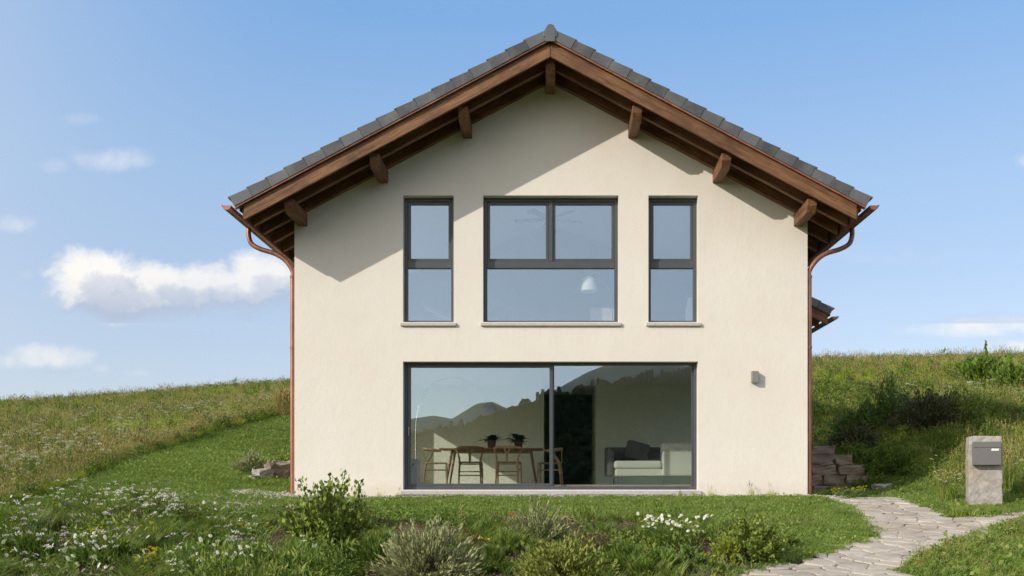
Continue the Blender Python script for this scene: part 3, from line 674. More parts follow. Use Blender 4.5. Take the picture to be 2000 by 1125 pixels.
def blob(c, r, rg, n=7, fl=.8):
    """little flower discs: a fan of petals as diamonds around centres c"""
    V_ = []; F_ = []; m_ = len(c); tot = 0
    tilt = rg.normal(0, .35, (m_, 2)); A = rg.uniform(0, 6.28, m_)
    for k in range(n):
        a = A+2*np.pi*k/n; d = np.stack([np.cos(a), np.sin(a), np.zeros(m_)], 1); q = np.stack([-np.sin(a), np.cos(a), np.zeros(m_)], 1)
        rr = r*(.85+.3*rg.uniform(0, 1, m_))[:, None]; wv = rr*np.pi/n*.95
        def tl(v): v = v.copy(); v[:, 2] += v[:, 0]*(tilt[:, 0]+.25)+v[:, 1]*(tilt[:, 1]+.7); return v
        ps = [tl(d*0), tl(d*rr*.62+q*wv), tl(d*rr+np.array([0, 0, -.15])*rr), tl(d*rr*.62-q*wv)]
        V_.append(np.stack([c+x for x in ps], 1).reshape(-1, 3)); b = tot+np.arange(m_)*4; F_.append(np.stack([b, b+1, b+2, b+3], 1)); tot += m_*4
    return np.concatenate(V_), np.concatenate(F_)
def puff(c, r, rg, n=14, flat=.55):
    pos = []; dr = []
    for p_ in c:
        d = rg.normal(size=(n, 3)); d /= np.linalg.norm(d, axis=1, keepdims=True); d[:, 2] = np.abs(d[:, 2])*flat
        pos.append(p_+d*r*.7*rg.uniform(.4, 1, (n, 1))); dr.append(d+rg.normal(0, .5, (n, 3)))
    return leaves(np.concatenate(pos), np.concatenate(dr), r*.6, r*.5, rg)

PROTO = {}
def proto_set(name, builders):
    c = bpy.data.collections.new(name)
    for i, b in enumerate(builders):
        o = b(np.random.default_rng(100+i*7+len(name))); o.name = f'{name}_{i:02d}'
        if o.name in COL.objects: COL.objects.unlink(o)
        c.objects.link(o)
    PROTO[name] = c; return c
def scatter(name, pts, scl, var, proto, label=None, cat=None, tilt=.12, group=None, rz=None):
    n = len(pts); me = bpy.data.meshes.new(name); me.vertices.add(n); me.vertices.foreach_set('co', np.asarray(pts, np.float32).ravel())
    rot = np.c_[RNG.normal(0, tilt, n), RNG.normal(0, tilt, n), RNG.uniform(0, 6.283, n) if rz is None else rz].astype(np.float32)
    a = me.attributes.new('scl', 'FLOAT', 'POINT'); a.data.foreach_set('value', np.asarray(scl, np.float32))
    a = me.attributes.new('rot', 'FLOAT_VECTOR', 'POINT'); a.data.foreach_set('vector', rot.ravel())
    a = me.attributes.new('var', 'INT', 'POINT'); a.data.foreach_set('value', np.asarray(var, np.int32))
    me.update(); o = bpy.data.objects.new(name, me); COL.objects.link(o)
    g = bpy.data.node_groups.new(name, 'GeometryNodeTree')
    g.interface.new_socket('Geometry', in_out='INPUT', socket_type='NodeSocketGeometry'); g.interface.new_socket('Geometry', in_out='OUTPUT', socket_type='NodeSocketGeometry')
    N = g.nodes; L = g.links; gi = N.new('NodeGroupInput'); go_ = N.new('NodeGroupOutput'); iop = N.new('GeometryNodeInstanceOnPoints'); ci = N.new('GeometryNodeCollectionInfo')
    ci.inputs['Collection'].default_value = PROTO[proto]; ci.inputs['Separate Children'].default_value = True; ci.inputs['Reset Children'].default_value = True
    L.new(gi.outputs[0], iop.inputs['Points']); L.new(ci.outputs[0], iop.inputs['Instance']); iop.inputs['Pick Instance'].default_value = True
    for nm, dt, sk in (('var', 'INT', 'Instance Index'), ('rot', 'FLOAT_VECTOR', 'Rotation'), ('scl', 'FLOAT', 'Scale')):
        na = N.new('GeometryNodeInputNamedAttribute'); na.data_type = dt; na.inputs[0].default_value = nm; L.new(na.outputs[0], iop.inputs[sk])
    L.new(iop.outputs[0], go_.inputs[0])
    md = o.modifiers.new('scatter', 'NODES'); md.node_group = g
    tag(o, label, cat, group, 'stuff'); return o

proto_set('lawn_tuft', [lambda r: GM().add(blades(46, .060, .0075, .085, .55, r)).obj('t', G['lawn'], False), lambda r: GM().add(blades(40, .075, .007, .085, .8, r)).obj('t', G['lawn'], False),
                        lambda r: GM().add(blades(34, .045, .009, .08, .9, r)).obj('t', G['lawn'], False),
                        lambda r: GM().add(leaves(np.c_[r.normal(0, .05, (30, 2)), r.uniform(.01, .05, 30)], np.c_[r.normal(0, 1, (30, 2)), r.uniform(.1, .7, 30)], .035, .03, r)).obj('t', G['lawn'], False)])
def seedy(r, h, n, mg, nb=26, mh=None):
    g = GM().add(blades(nb, h*.75, .011, .13, .45, r)); k = n; a = r.uniform(0, 6.28, k); rr = r.uniform(0, .1, k)
    p0 = np.c_[np.cos(a)*rr, np.sin(a)*rr, np.zeros(k)]; p1 = p0+np.c_[r.normal(0, h*.14, (k, 2)), h*r.uniform(.8, 1.15, k)]
    g.add(stems(p0, p1, .0022, .1), 1)
    for f in (.97, .92, .87, .82): g.add(leaves(p0+(p1-p0)*f, (p1-p0)+r.normal(0, h*.35, (k, 3)), h*.10, h*.035, r), 1)
    return g.obj('t', mg, False)
proto_set('meadow_tuft', [lambda r: seedy(r, .42, 4, [G['meadow'], G['straw']]), lambda r: seedy(r, .52, 6, [G['meadow'], G['straw']]), lambda r: seedy(r, .35, 2, [G['meadow'], G['straw']], 44),
                          lambda r: seedy(r, .46, 8, [G['meadow'], G['brown']], 24), lambda r: seedy(r, .55, 16, [G['straw'], G['straw']], 18),
                          lambda r: GM().add(leaves(np.c_[r.normal(0, .10, (110, 2)), r.uniform(.03, .34, 110)], np.c_[r.normal(0, 1, (110, 2)), r.uniform(-.1, 1, 110)], .085, .04, r)).obj('t', G['weed'], False)])
def flower(r, h, k, mp, kind, rad_, leafn=26, lm='weed', sp=.12):
    a = r.uniform(0, 6.28, k); rr = r.uniform(0, sp, k); p0 = np.c_[np.cos(a)*rr*.4, np.sin(a)*rr*.4, np.zeros(k)]
    p1 = np.c_[np.cos(a)*rr*1.5, np.sin(a)*rr*1.5, h*r.uniform(.7, 1.1, k)]
    g = GM().add(stems(p0, p1, .003), 0)
    q = r.integers(0, k, leafn); u = r.uniform(.05, .8, leafn)[:, None]; g.add(leaves(p0[q]+(p1-p0)[q]*u, np.c_[r.normal(0, 1, (leafn, 2)), r.uniform(0, .9, leafn)], .06, .02, r), 0)
    g.add(blob(p1, rad_, r, 9) if kind == 'daisy' else puff(p1, rad_, r), 1)
    if kind == 'daisy': g.add(blob(p1+np.array([0, -.004, .005]), rad_*.32, r, 6), 2)
    return g.obj('t', [G[lm], G[mp], G['petaly']], False)
proto_set('flower_stem', [lambda r: flower(r, .55, 5, 'umbel', 'puff', .042), lambda r: flower(r, .42, 4, 'umbel', 'puff', .035), lambda r: flower(r, .34, 5, 'petalw', 'daisy', .018), lambda r: flower(r, .40, 4, 'petalp', 'puff', .034),
                          lambda r: flower(r, .38, 4, 'petalw', 'puff', .034), lambda r: flower(r, .26, 5, 'petaly', 'puff', .022), lambda r: flower(r, .3, 3, 'petalv', 'puff', .022)])
def rosette(r, n, L, Wd, h, mt, up=.6, sp=.06):
    return GM().add(leaves(np.c_[r.normal(0, sp, (n, 2)), r.uniform(0, h, n)], np.c_[r.normal(0, 1, (n, 2)), r.uniform(0, up*2, n)], L, Wd, r)).obj('t', mt, False)
def twiggy(r, n, h, mt, lm, L=.03, Wd=.014, nl=14):
    a = r.uniform(0, 6.28, n); p0 = np.c_[r.normal(0, .03, (n, 2)), np.zeros(n)]; p1 = np.c_[np.cos(a)*r.uniform(0, h*.8, n), np.sin(a)*r.uniform(0, h*.8, n), h*r.uniform(.5, 1, n)]
    g = GM().add(stems(p0, p1, .004, .1), 0); q = np.repeat(np.arange(n), nl); u = r.uniform(.25, 1, n*nl)[:, None]
    g.add(leaves(p0[q]+(p1-p0)[q]*u, (p1-p0)[q]*1.2+r.normal(0, h*.6, (n*nl, 3)), L, Wd, r), 1); return g.obj('t', [G[mt], G[lm]], False)
proto_set('bed_plant', [lambda r: rosette(r, 46, .095, .024, .08, G['bed'], .9), lambda r: rosette(r, 70, .07, .035, .14, G['bed'], .5, .08), lambda r: GM().add(blades(60, .24, .010, .07, .7, r)).obj('t', G['bed'], False),
                        lambda r: twiggy(r, 16, .26, 'brown', 'bed'), lambda r: rosette(r, 90, .04, .02, .16, G['weed'], .5, .1), lambda r: GM().add(blades(50, .16, .008, .08, .9, r)).obj('t', G['lawn'], False), lambda r: twiggy(r, 14, .2, 'brown', 'lavender', .03, .008),
                        lambda r: twiggy(r, 12, .16, 'brown', 'brown', .03, .01), lambda r: rosette(r, 70, .075, .016, .2, G['bed'], 1.2, .07)])
def chip(r):
    n = 26; return GM().add(leaves(np.c_[r.uniform(-.15, .15, (n, 2)), r.uniform(0, .02, n)], np.c_[r.normal(0, 1, (n, 2)), r.normal(0, .15, n)], .045, .02, r)).obj('t', G['mulch'], False)
G['mulch'] = foliage('mulch', [(.05, .03, .02), (.13, .085, .055), (.24, .17, .12), (.33, .25, .19)], .0)
proto_set('mulch_chip', [chip, chip])
def pebble(r):
    m = GM()
    n = 12; c = np.c_[r.uniform(-.1, .1, (n, 2)), r.uniform(0, .015, n)]
    oc = np.array([(1,0,0),(0,1,0),(-1,0,0),(0,-1,0),(0,0,.7),(0,0,-.7)]); fs = np.array([(0,1,4,4),(1,2,4,4),(2,3,4,4),(3,0,4,4),(1,0,5,5),(2,1,5,5),(3,2,5,5),(0,3,5,5)])
    V_ = []; F_ = []
    for i in range(n): V_.append(rotz(oc*r.uniform(.012, .028, 3), r.uniform(0, 6)) + c[i]); F_.append(fs[:, :3]+6*i)
    return arr_mesh('t', np.concatenate(V_), np.concatenate(F_), M['gravel'], None, False)
proto_set('pebbles', [pebble, pebble, pebble])

# ------------------------------------------------------------------ scattering
def visible_x(x, y, mg=1.0):
    d = y+DC; return (x > -1075/FPX*d-mg-.06*d) & (x < 925/FPX*d+mg+.06*d) & (d > 5)
def rnd_area(n, x0, x1, y0, y1):
    x = RNG.uniform(x0, x1, n); y = RNG.uniform(y0, y1, n); return x, y
def on(x, y, dz_=0.0): return np.c_[x, y, H(x, y)+dz_]
def outside_house(x, y, m=.05): return ~((x > XL-m) & (x < 5.7) & (y > -m) & (y < 10.5))
# lawn near and far
x, y = rnd_area(30000, -9.5, 8.5, -7.5, 1.2); k = (zone(x, y) == 1) & outside_house(x, y, .30) & visible_x(x, y); x, y = x[k], y[k]
x2, y2 = rnd_area(26000, -14, -3.5, 1.2, 17.4); k = (zone(x2, y2) == 1) & outside_house(x2, y2, .12) & visible_x(x2, y2); x2, y2 = x2[k], y2[k]
x3, y3 = rnd_area(7000, 5, 9, -3, 4); k = (zone(x3, y3) == 1) & visible_x(x3, y3); x3, y3 = x3[k], y3[k]
X_ = np.r_[x, x2, x3]; Y_ = np.r_[y, y2, y3]; n = len(X_); sc = RNG.uniform(.7, 1.25, n)*np.where(Y_ > 1.2, 1.5, 1.0)
scatter('lawn_grass', on(X_, Y_, -.012), sc, RNG.choice(4, n, p=[.36, .3, .2, .14]), 'lawn_tuft', 'short mown green grass around the cream house', 'grass')
# meadow
def meadow_pts(n, x0, x1, y0, y1):
    x, y = rnd_area(n, x0, x1, y0, y1); z = zone(x, y); k = ((z == 0)) & outside_house(x, y, .3) & visible_x(x, y, 1.5); return x[k], y[k]
P1 = meadow_pts(17000, -16, -6, -8, 9); P2 = meadow_pts(22000, -34, 30, 9, 30); P3 = meadow_pts(26000, -46, 46, 30, 58)
X_ = np.r_[P1[0], P2[0], P3[0]]; Y_ = np.r_[P1[1], P2[1], P3[1]]; n = len(X_)
sc = RNG.uniform(.55, 1.1, n)*np.interp(Y_, [0, 12, 30, 50], [.85, 1.0, 1.25, 1.15]); edge = (np.abs(X_-edge_x(Y_)) < .5) & (Y_ < 17)
var = RNG.choice(6, n, p=[.26, .09, .38, .08, .02, .17]); sc = np.where(edge, sc*.8, sc)
scatter('meadow_grass', on(X_, Y_, -.02), sc, var, 'meadow_tuft', 'tall mixed meadow grass on the slopes behind the house', 'grass')
# taller, denser fringe where the meadow meets the mown grass
y = RNG.uniform(-4.5, 17, 1500); x = edge_x(y)-np.abs(RNG.normal(.05, .30, 1500)); k = zone(x, y) == 0; x, y = x[k], y[k]; n = len(x)
scatter('meadow_fringe', on(x, y, -.02), RNG.uniform(.45, 1.0, n)*np.interp(y, [-3, 12], [.75, 1.15]), RNG.choice(6, n, p=[.30, .05, .45, .03, .05, .12]), 'meadow_tuft', 'tall uncut fringe of the meadow along the mown grass', 'grass')
# verge and slope on the right
x, y = rnd_area(20000, 3.4, 16, -8.8, 9); k = np.isin(zone(x, y), (4,)) & visible_x(x, y) & ~((x < 7.1) & (y > 2.6) & (y < 3.5)); x, y = x[k], y[k]; n = len(x)
scatter('verge_grass', on(x, y, -.02), RNG.uniform(.35, .85, n)*np.where(y < -3.5, .62, 1), RNG.choice(6, n, p=[.33, .05, .38, .02, .01, .21]), 'meadow_tuft', 'rough green grass on the bank right of the stone path', 'grass')
x, y = rnd_area(14000, 3.4, 12, -8.8, 4); k = np.isin(zone(x, y), (4,)) & visible_x(x, y); x, y = x[k], y[k]; n = len(x)
scatter('verge_turf', on(x, y, -.01), RNG.uniform(1.3, 2.3, n), RNG.choice(4, n), 'lawn_tuft', 'dense turf under the taller grass by the path', 'grass')
# straw coloured tall grass at the top of the mown slope
x = RNG.uniform(-9.7, -6.5, 420); y = 17.5+RNG.normal(0, .35, 420)
scatter('dry_grass', on(x, y, -.02), RNG.uniform(1.0, 1.7, 420), np.full(420, 4), 'meadow_tuft', 'band of straw yellow dry grass above the mown slope left of the house', 'grass')
# meadow flowers: umbels along the mown edge, scattered elsewhere
yy_ = RNG.uniform(-3, 15, 110); xx_ = edge_x(yy_)-np.abs(RNG.normal(.9, .9, 110))-.1; xf, yf_ = rnd_area(110, -20, -8, 0, 30); k = (zone(xf, yf_) == 0)
xr, yr = rnd_area(50, 7, 14, -2, 14); kr = zone(xr, yr) != 3
X_ = np.r_[xx_, xf[k], xr[kr]]; Y_ = np.r_[yy_, yf_[k], yr[kr]]; n = len(X_)
scatter('meadow_flowers', on(X_, Y_), RNG.uniform(.8, 1.4, n), RNG.choice([0, 1, 3, 4, 5], n, p=[.5, .27, .08, .1, .05]), 'flower_stem', 'creamy white flower heads dotted through the meadow', 'flowers')
# bed
x, y = rnd_area(6800, -7.5, 5.5, -8.6, -1.5); k = (zone(x, y) == 2) & visible_x(x, y); x, y = x[k], y[k]
pat = np.sin(x*1.7+1)*np.sin(y*2.1+x)+.5*np.sin(x*4.1+y*3)
left = x < -1.9
keep = RNG.uniform(0, 1, len(x)) < np.where(left, np.where(pat > -.30, .85, .12), np.where(pat > 0, .7, .13)); x, y, left = x[keep], y[keep], left[keep]; n = len(x)
vv = np.where(left, RNG.choice(9, n, p=[.08, .16, .24, .09, .18, .12, .04, .02, .07]), RNG.choice(9, n, p=[.10, .14, .13, .14, .14, .13, .06, .08, .08]))
# species grow in drifts: each plant mostly follows its nearest drift centre
dc = np.c_[RNG.uniform(-7.5, 5.5, 110), RNG.uniform(-8.6, -1.5, 110)]; dsp = RNG.choice(9, 110, p=[.12, .16, .20, .08, .14, .08, .05, .05, .12]); dsz = RNG.uniform(.55, 1.55, 110)
near = np.argmin(np.hypot(x[:, None]-dc[None, :, 0], (y[:, None]-dc[None, :, 1])*.8), axis=1); own = RNG.uniform(0, 1, n) < .78
vv = np.where(own, dsp[near], vv); dz_s = np.where(own, dsz[near], .8)
scatter('bed_plants', on(x, y, -.01), RNG.uniform(.75, 1.2, n)*np.where(left, 1.1, .85)*dz_s, vv, 'bed_plant', 'mixed leafy ground cover in the planted bank below the lawn', 'plants')
x, y = rnd_area(3600, -7.5, 5.5, -8.6, -1.8); k = (zone(x, y) == 2) & visible_x(x, y); x, y = x[k], y[k]; n = len(x)
scatter('bark_mulch', on(x, y, .004), RNG.uniform(.7, 1.3, n), RNG.choice(2, n), 'mulch_chip', 'brown bark mulch and dry leaves on the bare soil of the bed', 'mulch')
x, y = rnd_area(190, -7.5, -2.2, -8.6, -2.2); k = (zone(x, y) == 2) & visible_x(x, y); x, y = x[k], y[k]; n = len(x)
scatter('bed_flowers', on(x, y), RNG.uniform(.7, 1.2, n), RNG.choice([2, 3, 4, 5, 6], n, p=[.3, .25, .2, .13, .12]), 'flower_stem', 'small white, lilac and yellow flowers in the left of the bed', 'flowers')
# splash strip of gravel along the wall foot and little weeds in it
x = np.r_[RNG.uniform(-5.0, 5.0, 2600), RNG.uniform(-5.4, -4.4, 500)]; y = np.r_[RNG.uniform(-.34, -.02, 2600), RNG.uniform(-.3, .35, 500)]; k = (x > -5.3)
scatter('gravel_strip', on(x, y, -.004), RNG.uniform(.7, 1.2, len(x)), RNG.choice(3, len(x)), 'pebbles', 'narrow strip of pale gravel along the foot of the front wall', 'gravel')
x = np.r_[RNG.normal(-2.9, .15, 2), RNG.normal(2.75, .3, 4), RNG.normal(3.6, .2, 1), RNG.uniform(-4, 4, 2)]; y = RNG.uniform(-.22, -.08, len(x))
scatter('wall_foot_weeds', on(x, y), RNG.uniform(.35, .65, len(x)), RNG.choice([0, 3], len(x)), 'meadow_tuft', 'sparse weeds with seed heads at the foot of the cream wall', 'weeds')
# leafy scrub filling the right bank
x, y = rnd_area(4200, 5.5, 17, 3.0, 16); pt_ = np.sin(x*1.1+y*.7)+np.sin(y*1.3-x*.6+2); k = visible_x(x, y) & (pt_ > -.2) & (H(x, y) > .45); x, y = x[k], y[k]; n = len(x)
scatter('bank_scrub', on(x, y, -.02), RNG.uniform(.9, 1.8, n), RNG.choice([1, 2, 3, 4, 5, 8], n), 'bed_plant', 'leafy green undergrowth covering the bank right of the house', 'undergrowth')
x, y = rnd_area(1500, -40, 40, 10, 50); pt_ = np.sin(x*.35+y*.2)+np.sin(y*.3-x*.22+2); k = visible_x(x, y) & (pt_ > .5) & (zone(x, y) != 1); x, y = x[k], y[k]; n = len(x)
scatter('meadow_herbs', on(x, y, -.02), RNG.uniform(1.6, 3.2, n), RNG.choice([0, 1, 2, 4, 8], n), 'bed_plant', 'patches of leafy herbs in the hillside meadow', 'herbs')
# forest on the hill opposite
def fir(r):
    h = 9; n = 520; u = r.uniform(0, 1, n)**.8; a = r.uniform(0, 6.28, n); rr = (1-u)*2.6*r.uniform(.5, 1, n)
    pos = np.c_[np.cos(a)*rr*.5, np.sin(a)*rr*.5, u*h+1]; return GM().add(leaves(pos, np.c_[np.cos(a), np.sin(a), r.uniform(-.5, .1, n)], 1.0, .7, r)).obj('t', G['conifer'], False)
def broad(r):
    n = 700; d = r.normal(size=(n, 3)); d /= np.linalg.norm(d, axis=1, keepdims=True); pos = d*np.array([3, 3, 3.2])*r.uniform(.6, 1, (n, 1))+np.array([0, 0, 5]); return GM().add(leaves(pos, d+r.normal(0, .6, (n, 3)), 1.0, .9, r)).obj('t', G['conifer'], False)
proto_set('forest_tree', [fir, broad, broad])
x = RNG.uniform(-150, 150, 5200); tt = 1-RNG.uniform(0, 1, 5200)**1.3*.55; wz_ = np.interp(x, xs_, cz_)
keep = tt > .45+.12*np.sin(x/17); x, tt, wz_ = x[keep], tt[keep], wz_[keep]
scatter('forest', np.c_[x, -284+210*(1-tt), -20+(wz_+20)*tt**1.15-1.5], RNG.uniform(.45, .75, len(x)), RNG.choice(3, len(x)), 'forest_tree', 'dark wooded hillside opposite the house, mirrored in the glass door', 'forest', tilt=.03)

# ------------------------------------------------------------------ stone path: irregular flags
def clip(poly, nx_, ny_, c_):
    out = []
    for i in range(len(poly)):
        a, b = poly[i], poly[(i+1) % len(poly)]; da = a[0]*nx_+a[1]*ny_-c_; db = b[0]*nx_+b[1]*ny_-c_
        if da <= 0: out.append(a)
        if (da < 0 < db) or (db < 0 < da): u = da/(da-db); out.append((a[0]+(b[0]-a[0])*u, a[1]+(b[1]-a[1])*u))
    return out
rg = random.Random(5); seeds = []
cx, cy = .29, .175; x = 1.0
j = 0; y = -9.0
while y < 9.5:
    off = (j % 2)*.5*cx; i = 0; x = 1.0+off
    while x < 10.5:
        seeds.append((x+rg.uniform(-.42, .42)*cx, y+rg.uniform(-.40, .40)*cy)); x += cx*rg.uniform(.75, 1.35)
    y += cy; j += 1
sa = np.array(seeds); ins = inpoly(sa[:, 0], sa[:, 1], path_poly)
pm = MB()
for idx in np.where(ins)[0]:
    sx, sy = seeds[idx]; poly = [(sx-.5, sy-.5), (sx+.5, sy-.5), (sx+.5, sy+.5), (sx-.5, sy+.5)]
    dd = np.hypot(sa[:, 0]-sx, sa[:, 1]-sy)
    for q in np.argsort(dd)[1:22]:
        ox, oy = seeds[q]; nx_, ny_ = ox-sx, oy-sy; poly = clip(poly, nx_, ny_, (nx_*(ox+sx)+ny_*(oy+sy))/2)
        if len(poly) < 3: break
    if len(poly) < 3: continue
    hx = h1(sx, sy); tx, ty = rg.uniform(-.02, .02), rg.uniform(-.02, .02); up = rg.uniform(-.005, .012)
    gx_ = (h1(sx+.2, sy)-h1(sx-.2, sy))/.4; gy_ = (h1(sx, sy+.2)-h1(sx, sy-.2))/.4
    def pz(px_, py_, e): return hx+gx_*(px_-sx)+gy_*(py_-sy)+tx*(px_-sx)+ty*(py_-sy)+up+e
    # round the outline a little: cut the corners, then inset
    pp = []
    for a in range(len(poly)):
        p0, p1, p2 = poly[a-1], poly[a], poly[(a+1) % len(poly)]
        pp += [(p1[0]+(p0[0]-p1[0])*.09, p1[1]+(p0[1]-p1[1])*.16), (p1[0]+(p2[0]-p1[0])*.09, p1[1]+(p2[1]-p1[1])*.09)]
    pp = [(u+rg.uniform(-.008, .008), v+rg.uniform(-.008, .008)) for u, v in pp]
    def ring(ins_, e):
        r_ = []
        for u, v in pp:
            L = math.hypot(u-sx, v-sy)+1e-6; f = max(0.2, (L-ins_)/L); a, b = sx+(u-sx)*f, sy+(v-sy)*f; r_.append((a, b, pz(a, b, e)))
        return r_
    R0, R1, R2, R3 = ring(.006, -.05), ring(.007, -.008), ring(.013, .001), ring(.035, .004); n = len(pp)
    fs = []
    for l in range(3):
        for a in range(n): b = (a+1) % n; fs.append((l*n+a, l*n+b, (l+1)*n+b, (l+1)*n+a))
    fs.append(tuple(3*n+a for a in range(n))); pm.cm = 0; pm.add(R0+R1+R2+R3, fs)
    pm.cm = 1; nb = len(poly); pm.add([(u, v, pz(u, v, -.012)) for u, v in poly], [tuple(range(nb))])
po_ = pm.build('path', [M['flag'], M['mortar']]); tag(po_, kind='structure')
# grass and moss creeping over the joints and edges
x, y = rnd_area(9000, 1, 10, -8.5, 4); ins = inpoly(x, y, path_poly)
nb_ = np.zeros(len(x), bool)
for a in np.linspace(0, 6.28, 9)[:-1]: nb_ |= inpoly(x+.12*np.cos(a), y+.12*np.sin(a), path_poly) != ins
k = nb_ & visible_x(x, y); x, y = x[k], y[k]; n = len(x)
scatter('path_edge_grass', on(x, y, -.01), RNG.uniform(.6, 1.1, n), RNG.choice(4, n), 'lawn_tuft', 'short grass growing over the edges of the stone path', 'grass', tilt=.25)
x, y = rnd_area(500, 1, 10, -8.5, 2); k = inpoly(x, y, path_poly) & visible_x(x, y); x, y = x[k][:90], y[k][:90]
scatter('path_joint_moss', on(x, y, -.02), RNG.uniform(.35, .55, len(x)), np.full(len(x), 2), 'lawn_tuft', 'tiny tufts between the path stones', 'grass')

# ------------------------------------------------------------------ rock helper
def rock(m, c, sz, rz=0, seed=0, sub=3, rough=.06):
    r = np.random.default_rng(seed); n = sub+1; ph = r.uniform(0, 6.28, 6)
    pts = {}; vs = []; fs = []
    def vid(i, j, k_):
        if (i, j, k_) not in pts:
            p = np.array([i, j, k_], float)/sub*2-1; q = p/np.maximum(np.abs(p).max(), 1e-6); ln = np.linalg.norm(p); e = p*(1-.045*(ln-1))
            d = np.array([np.sin(p[1]*2.7+p[2]*2.1+ph[0]), np.sin(p[0]*2.3+p[2]*3.1+ph[1]), np.sin(p[0]*2.9+p[1]*2.2+ph[2])])*rough*2+r.normal(0, rough*.6, 3)
            e = (e+d)*np.array(sz)/2; ca_, sa_ = math.cos(rz), math.sin(rz)
            pts[(i, j, k_)] = len(vs); vs.append((c[0]+e[0]*ca_-e[1]*sa_, c[1]+e[0]*sa_+e[1]*ca_, c[2]+e[2]))
        return pts[(i, j, k_)]
    for a in range(sub):
        for b in range(sub):
            fs.append([vid(a, b, 0), vid(a, b+1, 0), vid(a+1, b+1, 0), vid(a+1, b, 0)]); fs.append([vid(a, b, sub), vid(a+1, b, sub), vid(a+1, b+1, sub), vid(a, b+1, sub)])
            fs.append([vid(a, 0, b), vid(a+1, 0, b), vid(a+1, 0, b+1), vid(a, 0, b+1)]); fs.append([vid(a, sub, b), vid(a, sub, b+1), vid(a+1, sub, b+1), vid(a+1, sub, b)])
            fs.append([vid(0, a, b), vid(0, a, b+1), vid(0, a+1, b+1), vid(0, a+1, b)]); fs.append([vid(sub, a, b), vid(sub, a+1, b), vid(sub, a+1, b+1), vid(sub, a, b+1)])
    m.add(vs, fs)
# dry stone wall right of the house
sw = MB(); r_ = random.Random(3)
base = -.10; rows_ = [.22, .21, .21, .20, .19]; zc = base
for ri, rh in enumerate(rows_):
    xa = 5.33-.1*(ri % 2)
    xend = [7.3, 6.7, 6.35, 6.0, 5.8][ri]
    while xa < xend:
        L = r_.uniform(.26, .62); yc0 = 3.10-.14*(xa-5.3)+r_.uniform(-.03, .03)+ri*.03
        rock(sw, (xa+L/2, yc0, zc+rh/2+.05), (L*.97, .36, rh*.97), r_.uniform(-.04, .04), int(xa*100)+ri, 4, .040); xa += L
    zc += rh
for i in range(9):       # return along the passage beside the house
    for ri, rh in enumerate(rows_[:4]):
        rock(sw, (5.42, 3.45+i*.5+(ri % 2)*.2, base+.12+ri*.235+.05), (.3, .48, .23), 0, i*10+ri, 2, .045)
tag(sw.build('dry_stone_wall', M['drystone']), 'low dry stone retaining wall in the shade right of the house', 'wall')
for i, (px, py, d, sz, lab) in enumerate([(1722, 930, 18.2, (.36, .28, .16), 'flat pale stone lying in the grass at the low end of the dry stone wall'), (1660, 936, 18.4, (.34, .3, .13), 'flat stone at the foot of the dry stone wall nearer the house'),
        (556, 905, 19.6, (.50, .42, .44), 'large brown stone above the others left of the copper downpipe'), (545, 930, 18.6, (.52, .4, .42), 'squared brown stone beside the left downpipe, below the grey green bush'),
        (515, 933, 18.2, (.30, .26, .26), 'pale stone in the middle of the group left of the house'), (500, 938, 17.9, (.30, .26, .12), 'small flat white stone, leftmost of the group beside the house')]):
    x, y, z = P(px, py, d); m = MB(); rock(m, (0, 0, sz[2]*.3), sz, .2*i, 40+i, 4, .07)
    o = m.build('boulder', M['drystone'] if i in (1, 3) else M['granite']); o.location = (x, y, h1(x, y)); tag(o, lab, 'stone', 'loose stones')

# granite pillar and letter box
px_, py_ = ground_px(1917, 992); pyr = -2.05; pxr = (1917-1075)/FPX*(pyr+DC); pz_ = h1(pxr, pyr); top = EYE+(945-853)/FPX*(pyr+DC)
m = MB(); n = 9
def pillar(x0, x1, y0, y1, z0, z1):
    r = np.random.default_rng(9); nx_, nz = 6, 14; vs = []; fs = []; loop = []
    for k_ in range(nz+1):
        z = z0+(z1-z0)*k_/nz; ring_ = []
        for (ax, ay) in [(x0+(x1-x0)*i/nx_, y0) for i in range(nx_)]+[(x1, y0+(y1-y0)*i/nx_) for i in range(nx_)]+[(x1-(x1-x0)*i/nx_, y1) for i in range(nx_)]+[(x0, y1-(y1-y0)*i/nx_) for i in range(nx_)]:
            sh = 1-(.012 if k_ == nz else 0)/.2; wob = r.normal(0, .0035, 3); ring_.append(((ax)*sh+wob[0], ay*sh+wob[1], z+(wob[2] if k_ in (nz,) else 0)))
        vs += ring_
    q = 4*nx_
    for k_ in range(nz):
        for i in range(q): j = (i+1) % q; fs.append((k_*q+i, k_*q+j, (k_+1)*q+j, (k_+1)*q+i))
    fs.append(tuple(nz*q+i for i in range(q))); m.add(vs, fs)
hw = .228
pillar(-hw, hw, -.17, .19, -.3, top-pz_)
pil = m.build('stone_pillar', M['granite'], bevel=.006); pil.location = (pxr+.035, pyr, pz_); pil.rotation_euler = (0, 0, -.30)
tag(pil, 'rough pale granite pillar beside the stone path', 'pillar')
mb = empty('letter_box', (pxr-.012, pyr-.172, pz_), -.30, 'grey metal letter box fixed to the front of the granite pillar', 'letter box')
zt_ = top-pz_-.085; zb_ = zt_-.345
MB().box(-.19, .19, -.115, .0, zb_, zt_).build('body', M['metal'], mb, bevel=.006)
MB().box(-.187, .187, -.124, -.116, zt_-.085, zt_-.004).build('slot_flap', M['metal'], mb, bevel=.003)
MB().box(-.187, .187, -.121, -.1155, zb_+.004, zt_-.09).build('door', M['metal'], mb, bevel=.002)
MB().box(.055, .155, -.1245, -.1215, zt_-.135, zt_-.105).build('name_plate', M['plate'], mb, bevel=.001)
m = MB(); m.tube([(-.15, -.1215, zb_+.15), (-.15, -.128, zb_+.15)], .009, 12); m.build('lock', M['steel'], mb)

